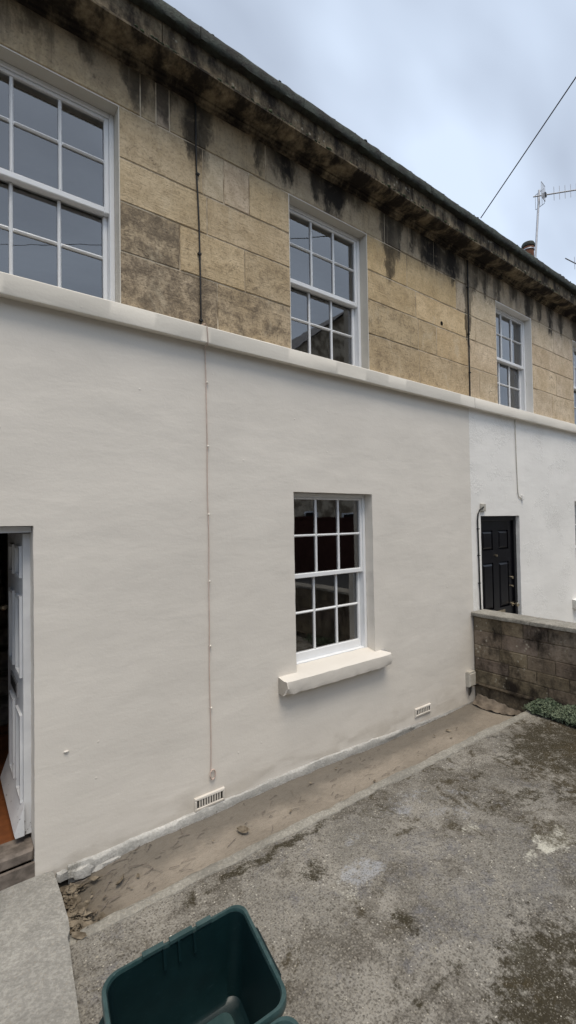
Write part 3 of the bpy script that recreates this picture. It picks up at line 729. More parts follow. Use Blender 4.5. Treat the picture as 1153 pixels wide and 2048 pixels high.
# ---- stone sill of the lower window, chipped along its lower edge
def sill(parent, x0, x1, m, seed=0):
    prof = [(.10,.848),(.0,.826),(-.088,.812),(-.100,.803),(-.100,.735),(-.094,.700),(-.06,.694),(.0,.696),(.0,.70),(.10,.70)]
    nx = 60; n = len(prof); v = []; f = []
    for i in range(nx+1):
        x = x0 + (x1-x0)*i/nx; e = max(0, 1-min(i, nx-i)/4)
        chip = .007*max(0, noise.noise((x*5, seed, 1))) + .006*max(0, noise.noise((x*19, seed, 2))) + (.02*e if i < nx/2 else .006*e)
        for k, (y, z) in enumerate(prof):
            dy = .003*noise.noise((x*11, k, seed)); dz = .003*noise.noise((x*11+9, k, seed))
            if k == 4: dz += chip*1.2
            if k == 5: dy += chip*1.6; dz += chip*.5
            if k in (2, 3): dz += -.006*max(0, noise.noise((x*7, 3, seed))); dy += .008*max(0, noise.noise((x*8, 5, seed))) + .012*e
            v.append((x + (.018*e if k in (3,4,5) and i == 0 else 0), y+dy, z+dz))
    for i in range(nx):
        for k in range(n): f.append((i*n+k, i*n+(k+1)%n, (i+1)*n+(k+1)%n, (i+1)*n+k))
    f.append(tuple(range(n))); f.append(tuple(nx*n+k for k in range(n-1,-1,-1)))
    # keep clear of the opening: the part inside the reveal is narrower
    vv = []
    for (x, y, z) in v:
        if y > .005: x = min(max(x, LWIN[0]+.001 if seed == 0 else NWIN[0]+.001), LWIN[1]-.001 if seed == 0 else NWIN[1]-.001)
        vv.append((x, y, z))
    return obj('window_sill', vv, f, m, parent, 35)
sill(house, 2.135, 3.375, M_CREAM); sill(nbr, 7.52, 8.8, M_WHITE, 4)

# ---- air bricks
def air_vent(parent, x0, x1, z0, z1, m, slots=10):
    mb = MB(); yb = -.016; iw = (x1-x0); mgx = .018; mgz = .020
    mb.cbox(x0, x1, yb, .01, z1-mgz, z1, .005, .0015); mb.cbox(x0, x1, yb, .01, z0, z0+mgz, .005, .0015)
    mb.cbox(x0, x0+mgx, yb, .01, z0+mgz, z1-mgz, .004); mb.cbox(x1-mgx, x1, yb, .01, z0+mgz, z1-mgz, .004)
    pit = (iw-2*mgx)/slots
    for k in range(1, slots):
        xc = x0+mgx+pit*k; mb.cbox(xc-pit*.30, xc+pit*.30, yb+.002, .01, z0+mgz, z1-mgz, .003)
    o = mb.build('air_vent', m, parent)
    MB().box(x0+mgx, x1-mgx, -.0095, -.0088, z0+mgz, z1-mgz).build('vent_slot_shade', M_DARK, o)  # dark sheet behind the bars, the slots' shade put into its colour
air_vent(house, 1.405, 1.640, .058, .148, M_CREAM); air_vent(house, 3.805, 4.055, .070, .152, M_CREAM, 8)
# painted-over plug
mb = MB(); lump(mb, (.595, -.004, .72), .011, 3, (1.4, .7, .6)); mb.build('painted_plug', M_CREAM, house, 60)

# ---- plinth at the foot of the wall
v = []; f = []; xs = lin(.60, 4.88, 150); n = 5
for x in xs:
    t_ = low_edge(x) + .004
    o_ = .020 + .014*noise.noise((x*2.5, 0, 2)) + .007*noise.noise((x*11, 0, 2))
    if x > 3.1: o_ *= max(.15, 1-(x-3.1)*.8)
    br = .02*max(0, noise.noise((x*4.5, 7, 2)))
    for (y, z) in ((.0, t_), (-o_*.7, t_-.006), (-o_, t_-.022-br), (-o_*.75, -.018-br*.3), (-o_*.2, -.09)):
        v.append((x, y + .005*noise.noise((x*19, z*30, 2)), z))
for i in range(len(xs)-1):
    for k in range(n-1): f.append((i*n+k, (i+1)*n+k, (i+1)*n+k+1, i*n+k+1))
f.append(tuple(range(n))); f.append(tuple((len(xs)-1)*n+k for k in range(n-1,-1,-1)))
obj('plinth', v, f, M_PLINTH, house, 45)
for i, (x, y, z, r, sq) in enumerate([(.66,-.01,.0,.06,(1.4,.6,.6)),(.83,-.012,-.03,.05,(1.7,.5,.6)),(.565,-.035,.035,.035,(1.0,.8,.8))]):
    mb = MB(); lump(mb, (x, y, z), r, i+20, sq, 9, .8); mb.build('footing_stone', M_PLINTH, house, 30)

# ---- open front door, hallway
d = DOOR1
fr = MB()
fr.box(-.46, .428, .055, .13, 2.012, 2.046)
fr.box(-.487, -.45, .055, .13, .22, 2.046)
dn = fr.build('door_frame', M_PEEL, house)
MB().cbox(-.488, .429, .018, .17, .152, .222, .012, .003).build('threshold', M_OLDWOOD, house)
MB().box(-.488, .429, -.002, .018, -.01, .150).build('threshold_riser', M_OLDWOOD, house)
door = MB()
LX = .392       # outer face of the leaf, opened to stand square to the wall
def leaf_panel(mb, y0, y1, z0, z1):
    # recessed field with a raised moulding round it
    m_ = .018
    for (a, b, c, e) in ((y0,y1,z0,z0+m_),(y0,y1,z1-m_,z1),(y0,y0+m_,z0+m_,z1-m_),(y1-m_,y1,z0+m_,z1-m_)):
        mb.box(LX-.014, LX+.004, a, b, c, e)
rails = [(.12,.873,.255,.42),(.12,.873,.93,1.15),(.12,.873,1.63,1.74),(.12,.873,1.93,2.005)]
for (a, b, c, e) in rails: door.box(LX, LX+.042, a, b, c, e)
for (a, b) in ((.12,.165),(.37,.50),(.70,.873)):
    for (c, e) in ((.42,.93),(1.15,1.63),(1.74,1.93)): door.box(LX, LX+.042, a, b, c, e)
for (a, b) in ((.165,.37),(.50,.70)):
    for (c, e) in ((.42,.93),(1.15,1.63),(1.74,1.93)): door.box(LX+.014, LX+.03, a, b, c, e)
dl = door.build('front_door', M_PEEL, house)
for (a, b) in ((.165,.37),(.50,.70)):
    for (c, e) in ((.42,.93),(1.15,1.63),(1.74,1.93)):
        mb = MB(); leaf_panel(mb, a, b, c, e); mb.build('panel_moulding', M_PEEL, dl)
mb = MB(); mb.box(LX-.008, LX, .34, .66, .985, 1.075); mb.build('letterbox', M_ALU, dl)
MB().box(LX-.012, LX-.008, .38, .62, 1.005, 1.055).build('letterbox_flap', M_DARKMETAL, dl)
wb = MB()
wb.add([(LX,.10,.44),(LX,.87,.44),(LX-.052,.10,.285),(LX-.052,.87,.285),(LX-.046,.10,.262),(LX-.046,.87,.262),(LX,.10,.262),(LX,.87,.262)],
       [(0,2,3,1),(2,4,5,3),(4,6,7,5),(0,6,4,2),(1,3,5,7)])
wb.build('weather_bar', M_PEEL, dl)
MB().lathe((LX-.03,.83,1.46), [(.012,0),(.024,.012),(.024,.03),(.010,.04)], 10).build('door_knob', M_STEEL, dl, 40)
MB().box(.4355, .437, .06, .13, .222, 2.046).build('hinge_gap_shade', M_DARK, house)  # thin dark strip, colours in the shaded gap beside the open leaf
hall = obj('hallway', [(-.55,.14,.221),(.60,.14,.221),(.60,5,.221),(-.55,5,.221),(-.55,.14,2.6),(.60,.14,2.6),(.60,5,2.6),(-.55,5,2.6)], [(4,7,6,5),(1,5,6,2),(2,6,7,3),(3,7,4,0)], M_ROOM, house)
for k in range(9): MB().box(-.54+.0, .59, .145+.54*k, .145+.54*(k+1)-.004, .19, .221).build('floor_board', M_WOOD, house)
for k in range(11): MB().cbox(-.54, .59, 2.0+.22*k, 4.9, .222+.19*k, .222+.19*(k+1), .02).build('stair_step', M_OLDWOOD, house)

# ---- neighbour's front door
nf = MB(); yd = .045
nf.cbox(5.10, 5.145, yd, .14, -.04, 2.08, .006); nf.cbox(5.945, 6.01, yd, .14, -.04, 2.08, .006); nf.cbox(5.145, 5.945, yd, .14, 2.02, 2.08, .006)
nf.build('door_frame', M_BLACK, nbr)
nl = MB(); Y0 = .07; rows = [(.12,.80),(.93,1.50),(1.66,1.90)]; cols = [(5.235,5.475),(5.605,5.845)]
zz_ = [.0,.12,.80,.93,1.50,1.66,1.90,2.02]
for a, b in ((0,1),(2,3),(4,5),(6,7)): nl.box(5.145, 5.945, Y0, .115, zz_[a], zz_[b])
for (a, b) in ((5.145,5.235),(5.475,5.605),(5.845,5.945)):
    for (c, e) in rows: nl.box(a, b, Y0, .115, c, e)
for (a, b) in cols:
    for (c, e) in rows: nl.box(a, b, Y0+.022, .112, c, e)
nd = nl.build('front_door', M_BLACK, nbr)
for (a, b) in cols:
    for (c, e) in rows:
        mb = MB()
        # raised and fielded panel: sloped margins catch the light
        s_ = .035
        mb.add([(a,Y0+.020,c),(b,Y0+.020,c),(b,Y0+.020,e),(a,Y0+.020,e),(a+s_,Y0-.004,c+s_),(b-s_,Y0-.004,c+s_),(b-s_,Y0-.004,e-s_),(a+s_,Y0-.004,e-s_)],
               [(0,1,5,4),(1,2,6,5),(2,3,7,6),(3,0,4,7),(4,5,6,7)])
        mb.build('door_panel', M_BLACK, nd)
for z, r in ((1.285,.018),(1.175,.014)):
    MB().tube([(5.905,Y0,z),(5.905,Y0-.02,z)], r, 12).build('door_lock', M_STEEL, nd)
MB().tube([(5.905,Y0,.945),(5.905,Y0-.012,.945),(5.905,Y0-.014,.945),(5.905,Y0-.045,.945),(5.905,Y0-.05,.945),(5.905,Y0-.075,.945),(5.905,Y0-.09,.945)], .01, 12, True, [.026,.026,.010,.010,.024,.028,.012]).build('door_knob', M_STEEL, nd, 50)
MB().box(5.50, 5.72, Y0-.008, Y0, .845, .90).build('letterbox', M_STEEL, nd)
MB().tube([(5.54,Y0,1.585),(5.54,Y0-.02,1.585)], .014, 10).build('spyhole', M_STEEL, nd)
MB().box(5.10, 6.01, -.05, .13, -.12, -.04).build('doorstep', M_PLINTH, nbr)

# ================================================================== THINGS ON THE WALLS
def wiggle(pts, a=.003, n=10, seed=0):
    out = []
    for i in range(len(pts)-1):
        p, q = Vector(pts[i]), Vector(pts[i+1])
        for k in range(n):
            t = k/n; r = p.lerp(q, t); r.x += a*noise.noise((r.z*2.3, seed, r.x)); out.append(r)
    out.append(Vector(pts[-1])); return out
cb1 = empty('wall_cable', (1.53, -.01, .24)); tag(cb1, 'long thin cable, black over stone then painted cream, looped above an air vent', 'cable')
MB().tube(wiggle([(1.474,-.010,5.10),(1.480,-.010,4.55),(1.488,-.010,4.2),(1.500,-.010,3.47)], .006, 12, 2), .0065, 6).build('black_length', M_CABLE, cb1, 60)
PL = [(1.500,-.012,3.47),(1.508,-.060,3.462),(1.512,-.0765,3.44),(1.518,-.0765,3.33),(1.522,-.062,3.318),(1.524,-.012,3.31)]
MB().tube(PL + wiggle([(1.526,-.011,3.28),(1.533,-.011,2.6),(1.536,-.011,1.7),(1.532,-.011,.9),(1.531,-.011,.305)], .006, 14, 5), .0035, 6).build('painted_length', M_PCABLE, cb1, 60)
for z in (4.56, 3.98, 3.50): MB().box(1.468+.012*(4.9-z), 1.494+.012*(4.9-z), -.020, .0, z-.006, z+.006).build('clip', M_CABLE, cb1)
for z in (3.06, 2.60, 2.11, 1.633, 1.175, .738):
    mb = MB(); lump(mb, (1.540, -.012, z), .009, z, (1, 1, 1), 6, .2); mb.build('clip', M_BAND, cb1, 60)
lp = [(1.545+.020*math.sin(a), -.013, .272-.034*math.cos(a)) for a in [math.pi*2*k/18 for k in range(19)]]
MB().tube(lp, .005, 6).build('loop', M_PCABLE, cb1, 60)
cb2 = empty('wall_cable', (4.922, -.01, 3.47)); tag(cb2, 'dark cable running down the stone on the line between the two houses', 'cable')
MB().tube(wiggle([(4.938,-.010,5.09),(4.930,-.010,4.4),(4.922,-.010,3.465)], .004, 10, 4), .007, 6).build('sheath', M_CABLE, cb2, 60)
for z in (4.75, 4.2, 3.75): MB().box(4.915, 4.942, -.019, .0, z-.006, z+.006).build('clip', M_CABLE, cb2)
cb3 = empty('wall_cable', (5.98, -.01, 2.3)); tag(cb3, 'thin pale cable hooked at its end, on white wall above the black door', 'cable')
MB().tube(wiggle([(5.945,-.010,3.32),(5.95,-.010,2.9),(5.972,-.010,2.38)], .004, 10, 6) + [Vector((5.985,-.010,2.335)),Vector((6.02,-.012,2.312)),Vector((6.06,-.012,2.305))], .005, 6).build('sheath', simple('dirty_white_cable', (.42,.39,.33), .6), cb3, 60)
MB().cbox(6.055, 6.10, -.03, 0, 2.290, 2.345, .004).build('terminal', M_WHITE, cb3)
cb4 = empty('wall_cable', (5.02, -.01, 0.0)); tag(cb4, 'black cable from a small wall box down the left side of the black door', 'cable')
MB().tube([(5.11,-.035,2.185),(5.085,-.035,2.175),(5.045,-.022,2.15),(5.020,-.014,2.10),(5.010,-.013,2.03)] + wiggle([(5.012,-.013,1.95),(5.020,-.013,1.5),(5.024,-.013,1.2),(5.034,-.013,.9),(5.036,-.013,.0)], .004, 8, 8), .0085, 6).build('sheath', M_CABLE, cb4, 60)
MB().cbox(5.085, 5.175, -.028, 0, 2.135, 2.225, .006).build('wall_box', M_BOX, cb4)
for z in (1.93, 1.62, 1.3): MB().box(5.005, 5.035, -.022, 0, z-.005, z+.005).build('clip', M_CABLE, cb4)
jb = empty('junction_box', (4.76, -.03, .17)); tag(jb, 'small beige junction box low on the cream wall beside the garden wall', 'junction box')
MB().cbox(4.705, 4.832, -.058, 0, .175, .330, .014, .002).build('cover', M_BOX, jb)
MB().box(4.715, 4.822, -.052, 0, .3305, .338).build('lid', M_BOX, jb)
MB().tube([(4.75,-.03,.175),(4.752,-.03,.12),(4.748,-.02,.07)], .016, 8, True, [.016,.012,.006]).build('gland', M_DARKMETAL, jb, 50)
MB().tube([(4.80,-.03,.172),(4.84,-.028,.165),(4.862,-.03,.168),(4.872,-.06,.18)], .006, 6).build('lead', M_CABLE, jb, 60)

# ================================================================== GARDEN WALL
gw = empty('garden_wall', (4.97, -1.9, -.05)); tag(gw, 'low dark mossy stone garden wall with flat pale coping, between the two front yards', 'garden wall')
gx0, gx1, GY = 4.885, 5.05, -4.4
MB().box(gx0+.003, gx1-.012, GY, -.006, -.14, .935).build('mortar_core', M_GW, gw)
def side_stone(y0, y1, z0, z1, out, c=.010, name='stone'):
    # block facing -X
    j = lambda: random.uniform(-.005, .005)
    x = gx0 - out
    mb = MB()
    mb.add([(gx0+.03,y0,z0),(gx0+.03,y1,z0),(gx0+.03,y1,z1),(gx0+.03,y0,z1),(x+c,y0,z0+j()),(x+c,y1,z0+j()),(x+c,y1,z1+j()),(x+c,y0,z1+j()),
            (x+j()*.4,y0+c,z0+c+j()),(x+j()*.4,y1-c,z0+c+j()),(x+j()*.4,y1-c,z1-c+j()),(x+j()*.4,y0+c,z1-c+j())],
           [(0,4,5,1),(1,5,6,2),(2,6,7,3),(3,7,4,0),(4,8,9,5),(5,9,10,6),(6,10,11,7),(7,11,8,4),(8,11,10,9)])
    o = mb.build(name, M_GW, gw); q = random.uniform(.85, 1.15); o.color = (q, q*random.uniform(.97, 1.03), q*random.uniform(.98, 1.18), random.uniform(.25, .75))
zc = [.195,.34,.475,.62,.785,.94]
for r in range(5):
    y = -.008
    while y > GY+.1:
        L_ = random.uniform(.20, .46); y2 = max(GY, y-L_)
        side_stone(y2+.004, y-.004, zc[r]+.003, zc[r+1]-.003, random.uniform(.001, .005), .005); y = y2
y = -.008
while y > GY+.1:
    L_ = random.uniform(.3, .6); y2 = max(GY, y-L_); side_stone(y2+.005, y-.005, -.13, .16, -.012, .012, 'footing_stone'); y = y2
mb = MB()
v = []; f = []
for i in range(91):
    y = -.008 + (GY+.008)*i/90
    for k, (dx, z) in enumerate(((-.02,.202),(.012,.196),(.020,.178),(.008,.160),(-.02,.150))):
        v.append((gx0-dx-.010*noise.noise((y*7, k, 1)), y, z+.012*noise.noise((y*5, k, 4))))
for i in range(90):
    for k in range(4): f.append((i*5+k, i*5+k+1, (i+1)*5+k+1, (i+1)*5+k))
obj('broken_ledge', v, f, M_GW, gw, 40)
cy = [-.004,-.66,-1.42,-2.15,-2.9,-3.65,GY]
for a, b in zip(cy, cy[1:]):
    mb = MB(); pr = [(4.845,.945),(4.842,.950),(4.842,.982),(4.850,.990),(5.085,.992),(5.092,.985),(5.092,.948),(5.088,.944)]
    v = []; f = []; nn = 22; n = len(pr)
    for i in range(nn+1):
        y = a-.003 + (b-a+.006)*i/nn
        for k, (x, z) in enumerate(pr): v.append((x+.004*noise.noise((y*12, k, 1)), y, z+.004*noise.noise((y*9, k, 5))))
    for i in range(nn):
        for k in range(n): f.append((i*n+k, i*n+(k+1)%n, (i+1)*n+(k+1)%n, (i+1)*n+k))
    f.append(tuple(range(n))); f.append(tuple(nn*n+k for k in range(n-1,-1,-1)))
    o = obj('coping_slab', v, f, M_KERB, gw, 40)

# low creeping plant at the foot of the garden wall
pl = empty('creeping_plant', (4.7, -1.0, .08)); tag(pl, 'low creeping plant with tiny green leaves at the foot of the dark garden wall', 'plant')
rp = random.Random(5); mb = MB()
def plant_h(y):
    return max(0, min(1, (-.60-y)/.12)) * (.125 + .075*noise.noise((y*5.2, 0, 3)) + .05*noise.noise((y*15, 0, 3)))
for i in range(6500):
    y = rp.uniform(-2.6, -.58) if rp.random() < .35 else rp.uniform(-1.35, -.58); wd = .17 + .05*noise.noise((y*5, 1, 1)); u = rp.random()
    x = 4.878 - wd*u*max(.2, min(1, (-.58-y)/.1)); hh = plant_h(y)*(1-.62*u*u)
    z = slab_z(x, y) + .01 + hh*rp.random()**.45
    if y > -.62 and rp.random() < .6: continue
    s_ = rp.uniform(.006, .0165); a = Vector((rp.uniform(-1, .4), rp.uniform(-1, 1), rp.uniform(.1, 1))).normalized()
    b_ = a.cross(Vector((rp.uniform(-1, 1), rp.uniform(-1, 1), rp.uniform(-1, 1)))).normalized(); c_ = a.cross(b_)
    p = Vector((x, y, z))
    mb.add([p-b_*s_, p+c_*s_*.8+a*.002, p+b_*s_, p-c_*s_*.8+a*.002], [(0,1,2),(0,2,3)])
tag(mb.build('leaves', M_LEAF, pl), kind='stuff')
mb = MB()
for i in range(60):
    y = rp.uniform(-1.35, -.62); x = 4.875 - rp.uniform(0, .14); z = slab_z(x, y)
    mb.tube([(x,y,z-.01),(x-rp.uniform(-.01,.03),y+rp.uniform(-.04,.04),z+plant_h(y)*.5),(x-rp.uniform(-.01,.05),y+rp.uniform(-.07,.07),z+plant_h(y)*.85)], .0015, 4)
tag(mb.build('stems', M_LEAF, pl), kind='stuff')

# ================================================================== RECYCLING BOXES
def rbox(name, corners, zr, zb, label, taper=.86):
    """corners: rim outline back-left, back-right, front-right, front-left"""
    C4 = [Vector(c) for c in corners]; cen = sum(C4, Vector((0, 0)))/4
    root = empty(name, (cen.x, cen.y, zb)); tag(root, label, 'recycling box', 'green recycling boxes')
    def pt(u, w_, s, z):
        a = C4[0].lerp(C4[1], u); b = C4[3].lerp(C4[2], u); p = a.lerp(b, w_); p = cen + (p-cen)*s
        return (p.x, p.y, z)
    def outline(s, z, r=.13, off=0.0, n=7):
        out = []
        for (cu, cw, a0) in ((1-r*.8, r, -90), (1-r*.8, 1-r, 0), (r*.8, 1-r, 90), (r*.8, r, 180)):
            for k in range(n+1):
                a = R(a0+90*k/n); out.append(pt(cu+r*.8*math.cos(a), cw+r*math.sin(a), s+off, z))
        return out
    def loft(rings, cap0=False, cap1=False):
        mb = MB(); n = len(rings[0]); v = [p for r_ in rings for p in r_]; f = []
        for i in range(len(rings)-1):
            for k in range(n): f.append((i*n+k, i*n+(k+1)%n, (i+1)*n+(k+1)%n, (i+1)*n+k))
        if cap0: f.append(tuple(range(n-1,-1,-1)))
        if cap1: f.append(tuple((len(rings)-1)*n+k for k in range(n)))
        return mb.add(v, f)
    H = zr-zb
    t = lambda k: taper + (.955-taper)*k
    loft([outline(t(0)-.03, zb), outline(t(0), zb+.012), outline(t(.35), zb+H*.35), outline(t(.36)+.004, zb+H*.36), outline(t(.75), zb+H*.75), outline(t(.98), zr-.012), outline(t(.97)-.018, zr-.012), outline(t(.4)-.018, zb+H*.4), outline(t(.05)-.02, zb+.03), outline(t(0)-.06, zb+.018)], True, True).build('body', M_BIN, root, 40)
    rim = loft([outline(.958, zr-.034), outline(.992, zr-.034), outline(1.0, zr-.028), outline(1.0, zr-.006), outline(.992, zr), outline(.950, zr), outline(.942, zr-.006), outline(.938, zr-.016)]).build('rim', M_RIM, root, 40)
    # stepped lid catches on the back rim and slots
    for (u0, u1) in ((.26,.40),(.44,.60),(.63,.74)):
        mb = MB(); q = [pt(u0,.0,1.006,0), pt(u1,.0,1.006,0), pt(u1,.045,1.0,0), pt(u0,.045,1.0,0)]
        mb.add([(p[0],p[1],zr-.002) for p in q] + [(p[0],p[1],zr+.010) for p in q], [(4,5,6,7),(0,1,5,4),(1,2,6,5),(2,3,7,6),(3,0,4,7)]); mb.build('lid_catch', M_RIM, rim)
    for u in (.40,.50,.61):
        q0 = pt(u-.009,.052,1.0,0); q1 = pt(u+.009,.052,1.0,0); mb = MB()
        mb.add([(q0[0],q0[1]-.001,zr-.001),(q1[0],q1[1]-.001,zr-.001),(q1[0],q1[1]-.012,zr-.075),(q0[0],q0[1]-.012,zr-.075),(q0[0],q0[1]+.004,zr-.001),(q1[0],q1[1]+.004,zr-.001),(q1[0],q1[1]-.006,zr-.075),(q0[0],q0[1]-.006,zr-.075)], [(0,1,2,3),(0,4,5,1),(1,5,6,2),(2,6,7,3),(3,7,4,0)])
        mb.build('slot', M_BIN, root)
    for u in (0, 1):
        mb = MB(); o_ = -.035 if u == 0 else 1.035; i_ = .01 if u == 0 else .99
        a = [pt(i_, .22, 1, zr-.03), pt(o_, .27, 1, zr-.035), pt(o_, .73, 1, zr-.035), pt(i_, .78, 1, zr-.03)]
        lo = [(p[0], p[1], p[2]-.05) for p in a]
        mb.add(a+lo, [(0,1,2,3),(4,7,6,5),(0,4,5,1),(1,5,6,2),(2,6,7,3),(3,7,4,0)]); mb.build('handle', M_BIN, root)
    # moulded floor: raised rib
    loft([outline(t(0)*.80, zb+.019), outline(t(0)*.76, zb+.034), outline(t(0)*.55, zb+.036)], False, True).build('floor_pad', M_RIM, root, 40)
    return root
rbox('recycling_box', [(.470,-1.176),(1.072,-1.192),(.985,-1.672),(.395,-1.65)], .38, .014, 'open dark green plastic recycling box on the concrete yard, the nearer whole one')
rbox('recycling_box', [(.40,-1.662),(.968,-1.682),(.92,-2.11),(.36,-2.10)], .372, .012, 'second green recycling box, only its rim corner showing in front of the open box')

# ================================================================== LITTER, GRIT
rg = random.Random(11); mb = MB()
for i in range(1500):
    x = rg.uniform(.5, 4.8); y = rg.uniform(-3.0, kerb_y(x)-.05)
    if rg.random() < .35: x = rg.uniform(.5, 2.6); y = rg.uniform(-2.2, kerb_y(x)-.05)
    s_ = rg.uniform(.0012, .0038) * (2.0 if rg.random() < .04 else 1)
    lump(mb, (x, y, slab_z(x, y)+s_*.25), s_, i, (1.3, 1, .6), 4, .5)
tag(mb.build('chippings', M_CHIP), 'pale stone chippings strewn over the concrete yard', 'grit', kind='stuff')
mb = MB()
def leaf(mb, p, s, rz, tilt, curl):
    rows = []
    for k, (u, w_) in enumerate(((-1,.05),(-.55,.42),(0,.55),(.55,.38),(1,.03))):
        for sd_ in (-1, 0, 1):
            q = Vector((u+.12*noise.noise((rz, k, sd_)), sd_*w_*(1+.5*noise.noise((rz*3, k, 2))), curl*(u*u) + curl*.8*abs(sd_)*w_ + .35*noise.noise((rz*5, k*.9, sd_*2))))*s
            q = Matrix.Rotation(rz, 3, 'Z') @ (Matrix.Rotation(tilt, 3, 'X') @ q); rows.append(p+q)
    f = []
    for i in range(4):
        for k in range(2): f.append((i*3+k, i*3+k+1, (i+1)*3+k+1, (i+1)*3+k))
    mb.add(rows, f)
for i in range(322):
    t_ = rg.random()
    if i < 300: x = .545 + abs(rg.gauss(0, .05)); y = rg.uniform(-.50, -.09); z = -.035 + rg.uniform(0, .04)*max(0, 1-(x-.54)/.16)
    else:
        x = rg.uniform(.6, 4.8); y = rg.uniform(kerb_y(x)+.05, -.04); z = -.035 + .042*max(0, 1-abs(y)/.32)*max(0, min(1, (3.3-x)/1.0))*max(0, min(1, (x-.62)/.4))
    leaf(mb, Vector((x, y, z+.008)), (rg.uniform(.026, .050) if i % 6 == 0 else rg.uniform(.006, .018)), rg.uniform(0, 6.28), rg.uniform(-.7, .7), rg.uniform(-.3, .5))
tag(mb.build('leaf_litter', M_DEAD), 'brown dead leaves heaped in the gutter corner beside the path', 'leaf litter', kind='stuff')
mb = MB()
for i in range(130):
    x = rg.uniform(.6, 3.6) if i < 90 else rg.uniform(.58, 1.2); y = rg.uniform(kerb_y(x)+.05, -.03); a = rg.gauss(.15, .5); L_ = rg.uniform(.02, .09)
    p = Vector((x, y, -.036 + .042*max(0, 1-abs(y)/.32)*max(0, min(1, (3.3-x)/1.0))*max(0, min(1, (x-.62)/.4)))); q = p+Vector((math.cos(a), math.sin(a), 0))*L_
    mb.tube([p, (p+q)/2+Vector((0, rg.uniform(-.008,.008), .006)), q], rg.uniform(.0008, .0022), 4)
tag(mb.build('twigs', M_OLDWOOD), 'thin dry twigs lying along the silted gutter', 'twigs', kind='stuff')
# crumpled membrane at the corner of gutter and garden wall
v = []; f = []
for i in range(25):
    for k in range(13):
        u = i/24; w_ = k/12; y = -.04 - .50*u; x = 4.875 - .16*w_*(.5+.5*math.sin(u*3+.4))
        v.append((x, y, -.012 + .085*(1-w_)**1.5*(1-u*.7) + .022*noise.noise((u*9, w_*5, 2)) + .012*noise.noise((u*22, w_*12, 5))))
for i in range(24):
    for k in range(12): f.append((i*13+k, i*13+k+1, (i+1)*13+k+1, (i+1)*13+k))
tag(obj('torn_felt', v, f, simple('grey_brown_felt', (.17,.14,.11), .9, .3, 14, .4, 50, .1), None, 60), 'crumpled torn grey-brown felt lying against the foot of the garden wall', 'felt')

# ================================================================== ROOFTOP THINGS AND WIRE
def aerial(name, base, top, boom0, boomdir, nel, label, sp=.105, refl=True):
    root = empty(name, base); tag(root, label, 'aerial', 'rooftop television aerials')
    MB().tube([base, top], .022, 8).build('mast', M_ALU, root, 60)
    d_ = Vector(boomdir).normalized(); b0 = Vector(boom0)
    MB().tube([b0-d_*.06, b0+d_*(sp*nel+.30)], .013, 6).build('boom', M_ALU, root, 60)
    rightv = d_.cross(Vector((0,0,1))).normalized(); upv = Vector((0,0,1))
    for k in range(nel):
        c = b0+d_*(.34+sp*k); h = .145-.003*k
        MB().tube([c-upv*h, c+upv*h], .006, 5).build('element', M_ALU, root)
    if not refl: return root
    c = b0+d_*.16
    for s_ in (-1, 1):
        mb = MB()
        for q in range(5):
            o_ = c + d_*(-.03*q) + rightv*s_*(.03+.045*q)
            mb.tube([o_-upv*.16, o_+upv*.16], .005, 5)
        for e in (-1, 1):
            mb.tube([c+rightv*s_*.03+upv*.16*e, c-d_*.12+rightv*s_*.21+upv*.16*e], .006, 5)
        mb.build('reflector', M_ALU, root)
    MB().box(c.x-.03, c.x+.03, c.y-.03, c.y+.03, c.z-.05, c.z+.04).build('dipole_box', M_DARKMETAL, root)
aerial('television_aerial', (9.98,1.5,7.46), (10.24,1.5,9.04), (10.10,1.5,8.85), (.50,-.60,.0), 10, 'television aerial on a tall mast beside the chimney pot, all its elements in view')
aerial('television_aerial', (12.6,1.42,6.9), (12.6,1.42,8.2), (11.56,1.517,8.0), (.95,-.10,.0), 10, 'second television aerial, only its boom tip showing at the right edge above the roof', refl=False)
A, B = Vector((5.17,-.055,5.640)), Vector((-1.0,-14,10.3))
mb = MB().tube([A.lerp(B, k/24) - Vector((0,0,.35*4*(k/24)*(1-k/24)*.25)) for k in range(25)], .006, 6)
tag(mb.build('telephone_wire', M_CABLE, None, 60), 'overhead telephone wire rising from the parapet into the sky', 'wire')

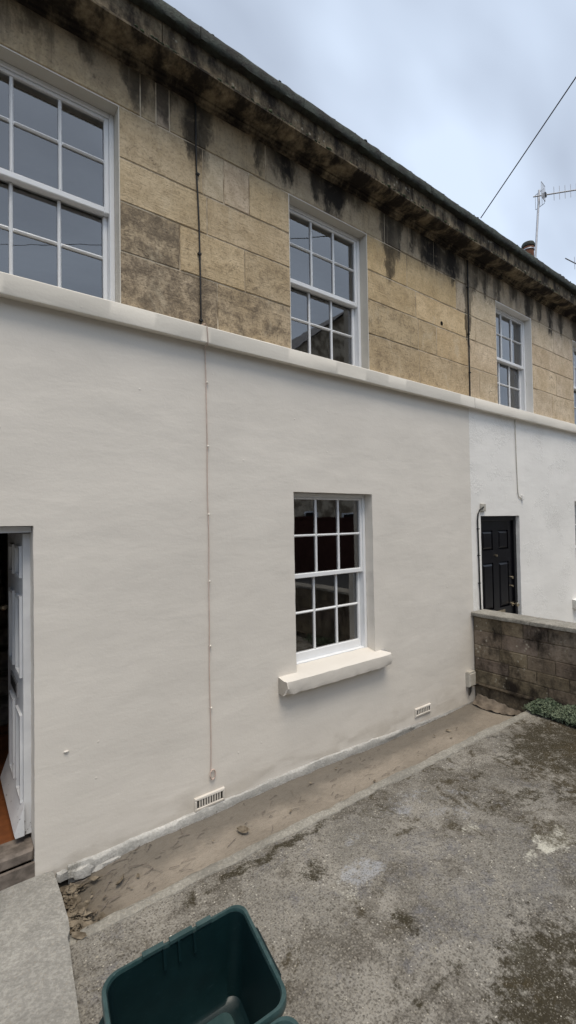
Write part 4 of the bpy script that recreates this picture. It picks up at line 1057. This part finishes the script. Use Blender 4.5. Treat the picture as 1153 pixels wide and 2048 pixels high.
# ================================================================== OPPOSITE SIDE OF THE STREET (seen mirrored in the panes)
def far_house(name, x0, x1, y0, y1, eave, apex, m, label, gable_front):
    root = empty(name, ((x0+x1)/2, (y0+y1)/2, -.17)); tag(root, label, 'house', 'houses across the street')
    MB().box(x0, x1, y0, y1, -.17, eave).build('wall', m, root)
    xm, ym = (x0+x1)/2, (y0+y1)/2
    if gable_front:
        MB().add([(x0,y1,eave),(x1,y1,eave),(xm,y1,apex-.15),(x0,y0,eave),(x1,y0,eave),(xm,y0,apex-.15)], [(0,1,2),(3,5,4)]).build('gable', m, root)
        MB().add([(x0-.3,y0-.3,eave-.2),(xm,y0-.3,apex),(xm,y1+.3,apex),(x0-.3,y1+.3,eave-.2),(x1+.3,y0-.3,eave-.2),(x1+.3,y1+.3,eave-.2)], [(0,3,2,1),(1,2,5,4)]).build('roof', M_SLATE, root)
    else:
        MB().prism([(y0-.3,eave-.1),(y0-.3,eave+.02),(ym,apex),(y1+.3,eave+.02),(y1+.3,eave-.1)], x0, x1).build('roof', M_SLATE, root)
    x = x0+1.2
    while x < x1-1.5:
        for z in (1.0, 4.0, 7.0):
            if z+1.6 > eave: continue
            wv = MB().box(x, x+1.0, y1-.02, y1+.03, z, z+1.5).build('window', M_SASH, root)
            MB().box(x+.07, x+.93, y1+.031, y1+.036, z+.07, z+1.43).build('pane', M_DARK, wv)
        x += 2.6
far_house('opposite_house', 12.6, 21.8, -22, -14, 9.6, 13.2, M_MORTAR, 'tall gabled stone house across the street, mirrored in the window panes', True)
far_house('opposite_house', -22, 12.4, -23, -15, 6.0, 8.6, M_MORTAR, 'long low terrace across the street, mirrored in the window panes', False)
far_house('opposite_house', 22.2, 60, -23, -15, 7.6, 10.6, M_MORTAR, 'far terrace at the end of the street, mirrored in the neighbour windows', False)
tag(MB().box(4, 30, -12.2, -11.95, -.17, 2.15).box(4, 30, -12.24, -11.91, 2.15, 2.25).build('brick_wall', M_BRICKW), 'red brick boundary wall across the street, mirrored in the lower window', 'wall')

for o in bpy.data.objects:
    if '_w' in o: del o['_w']
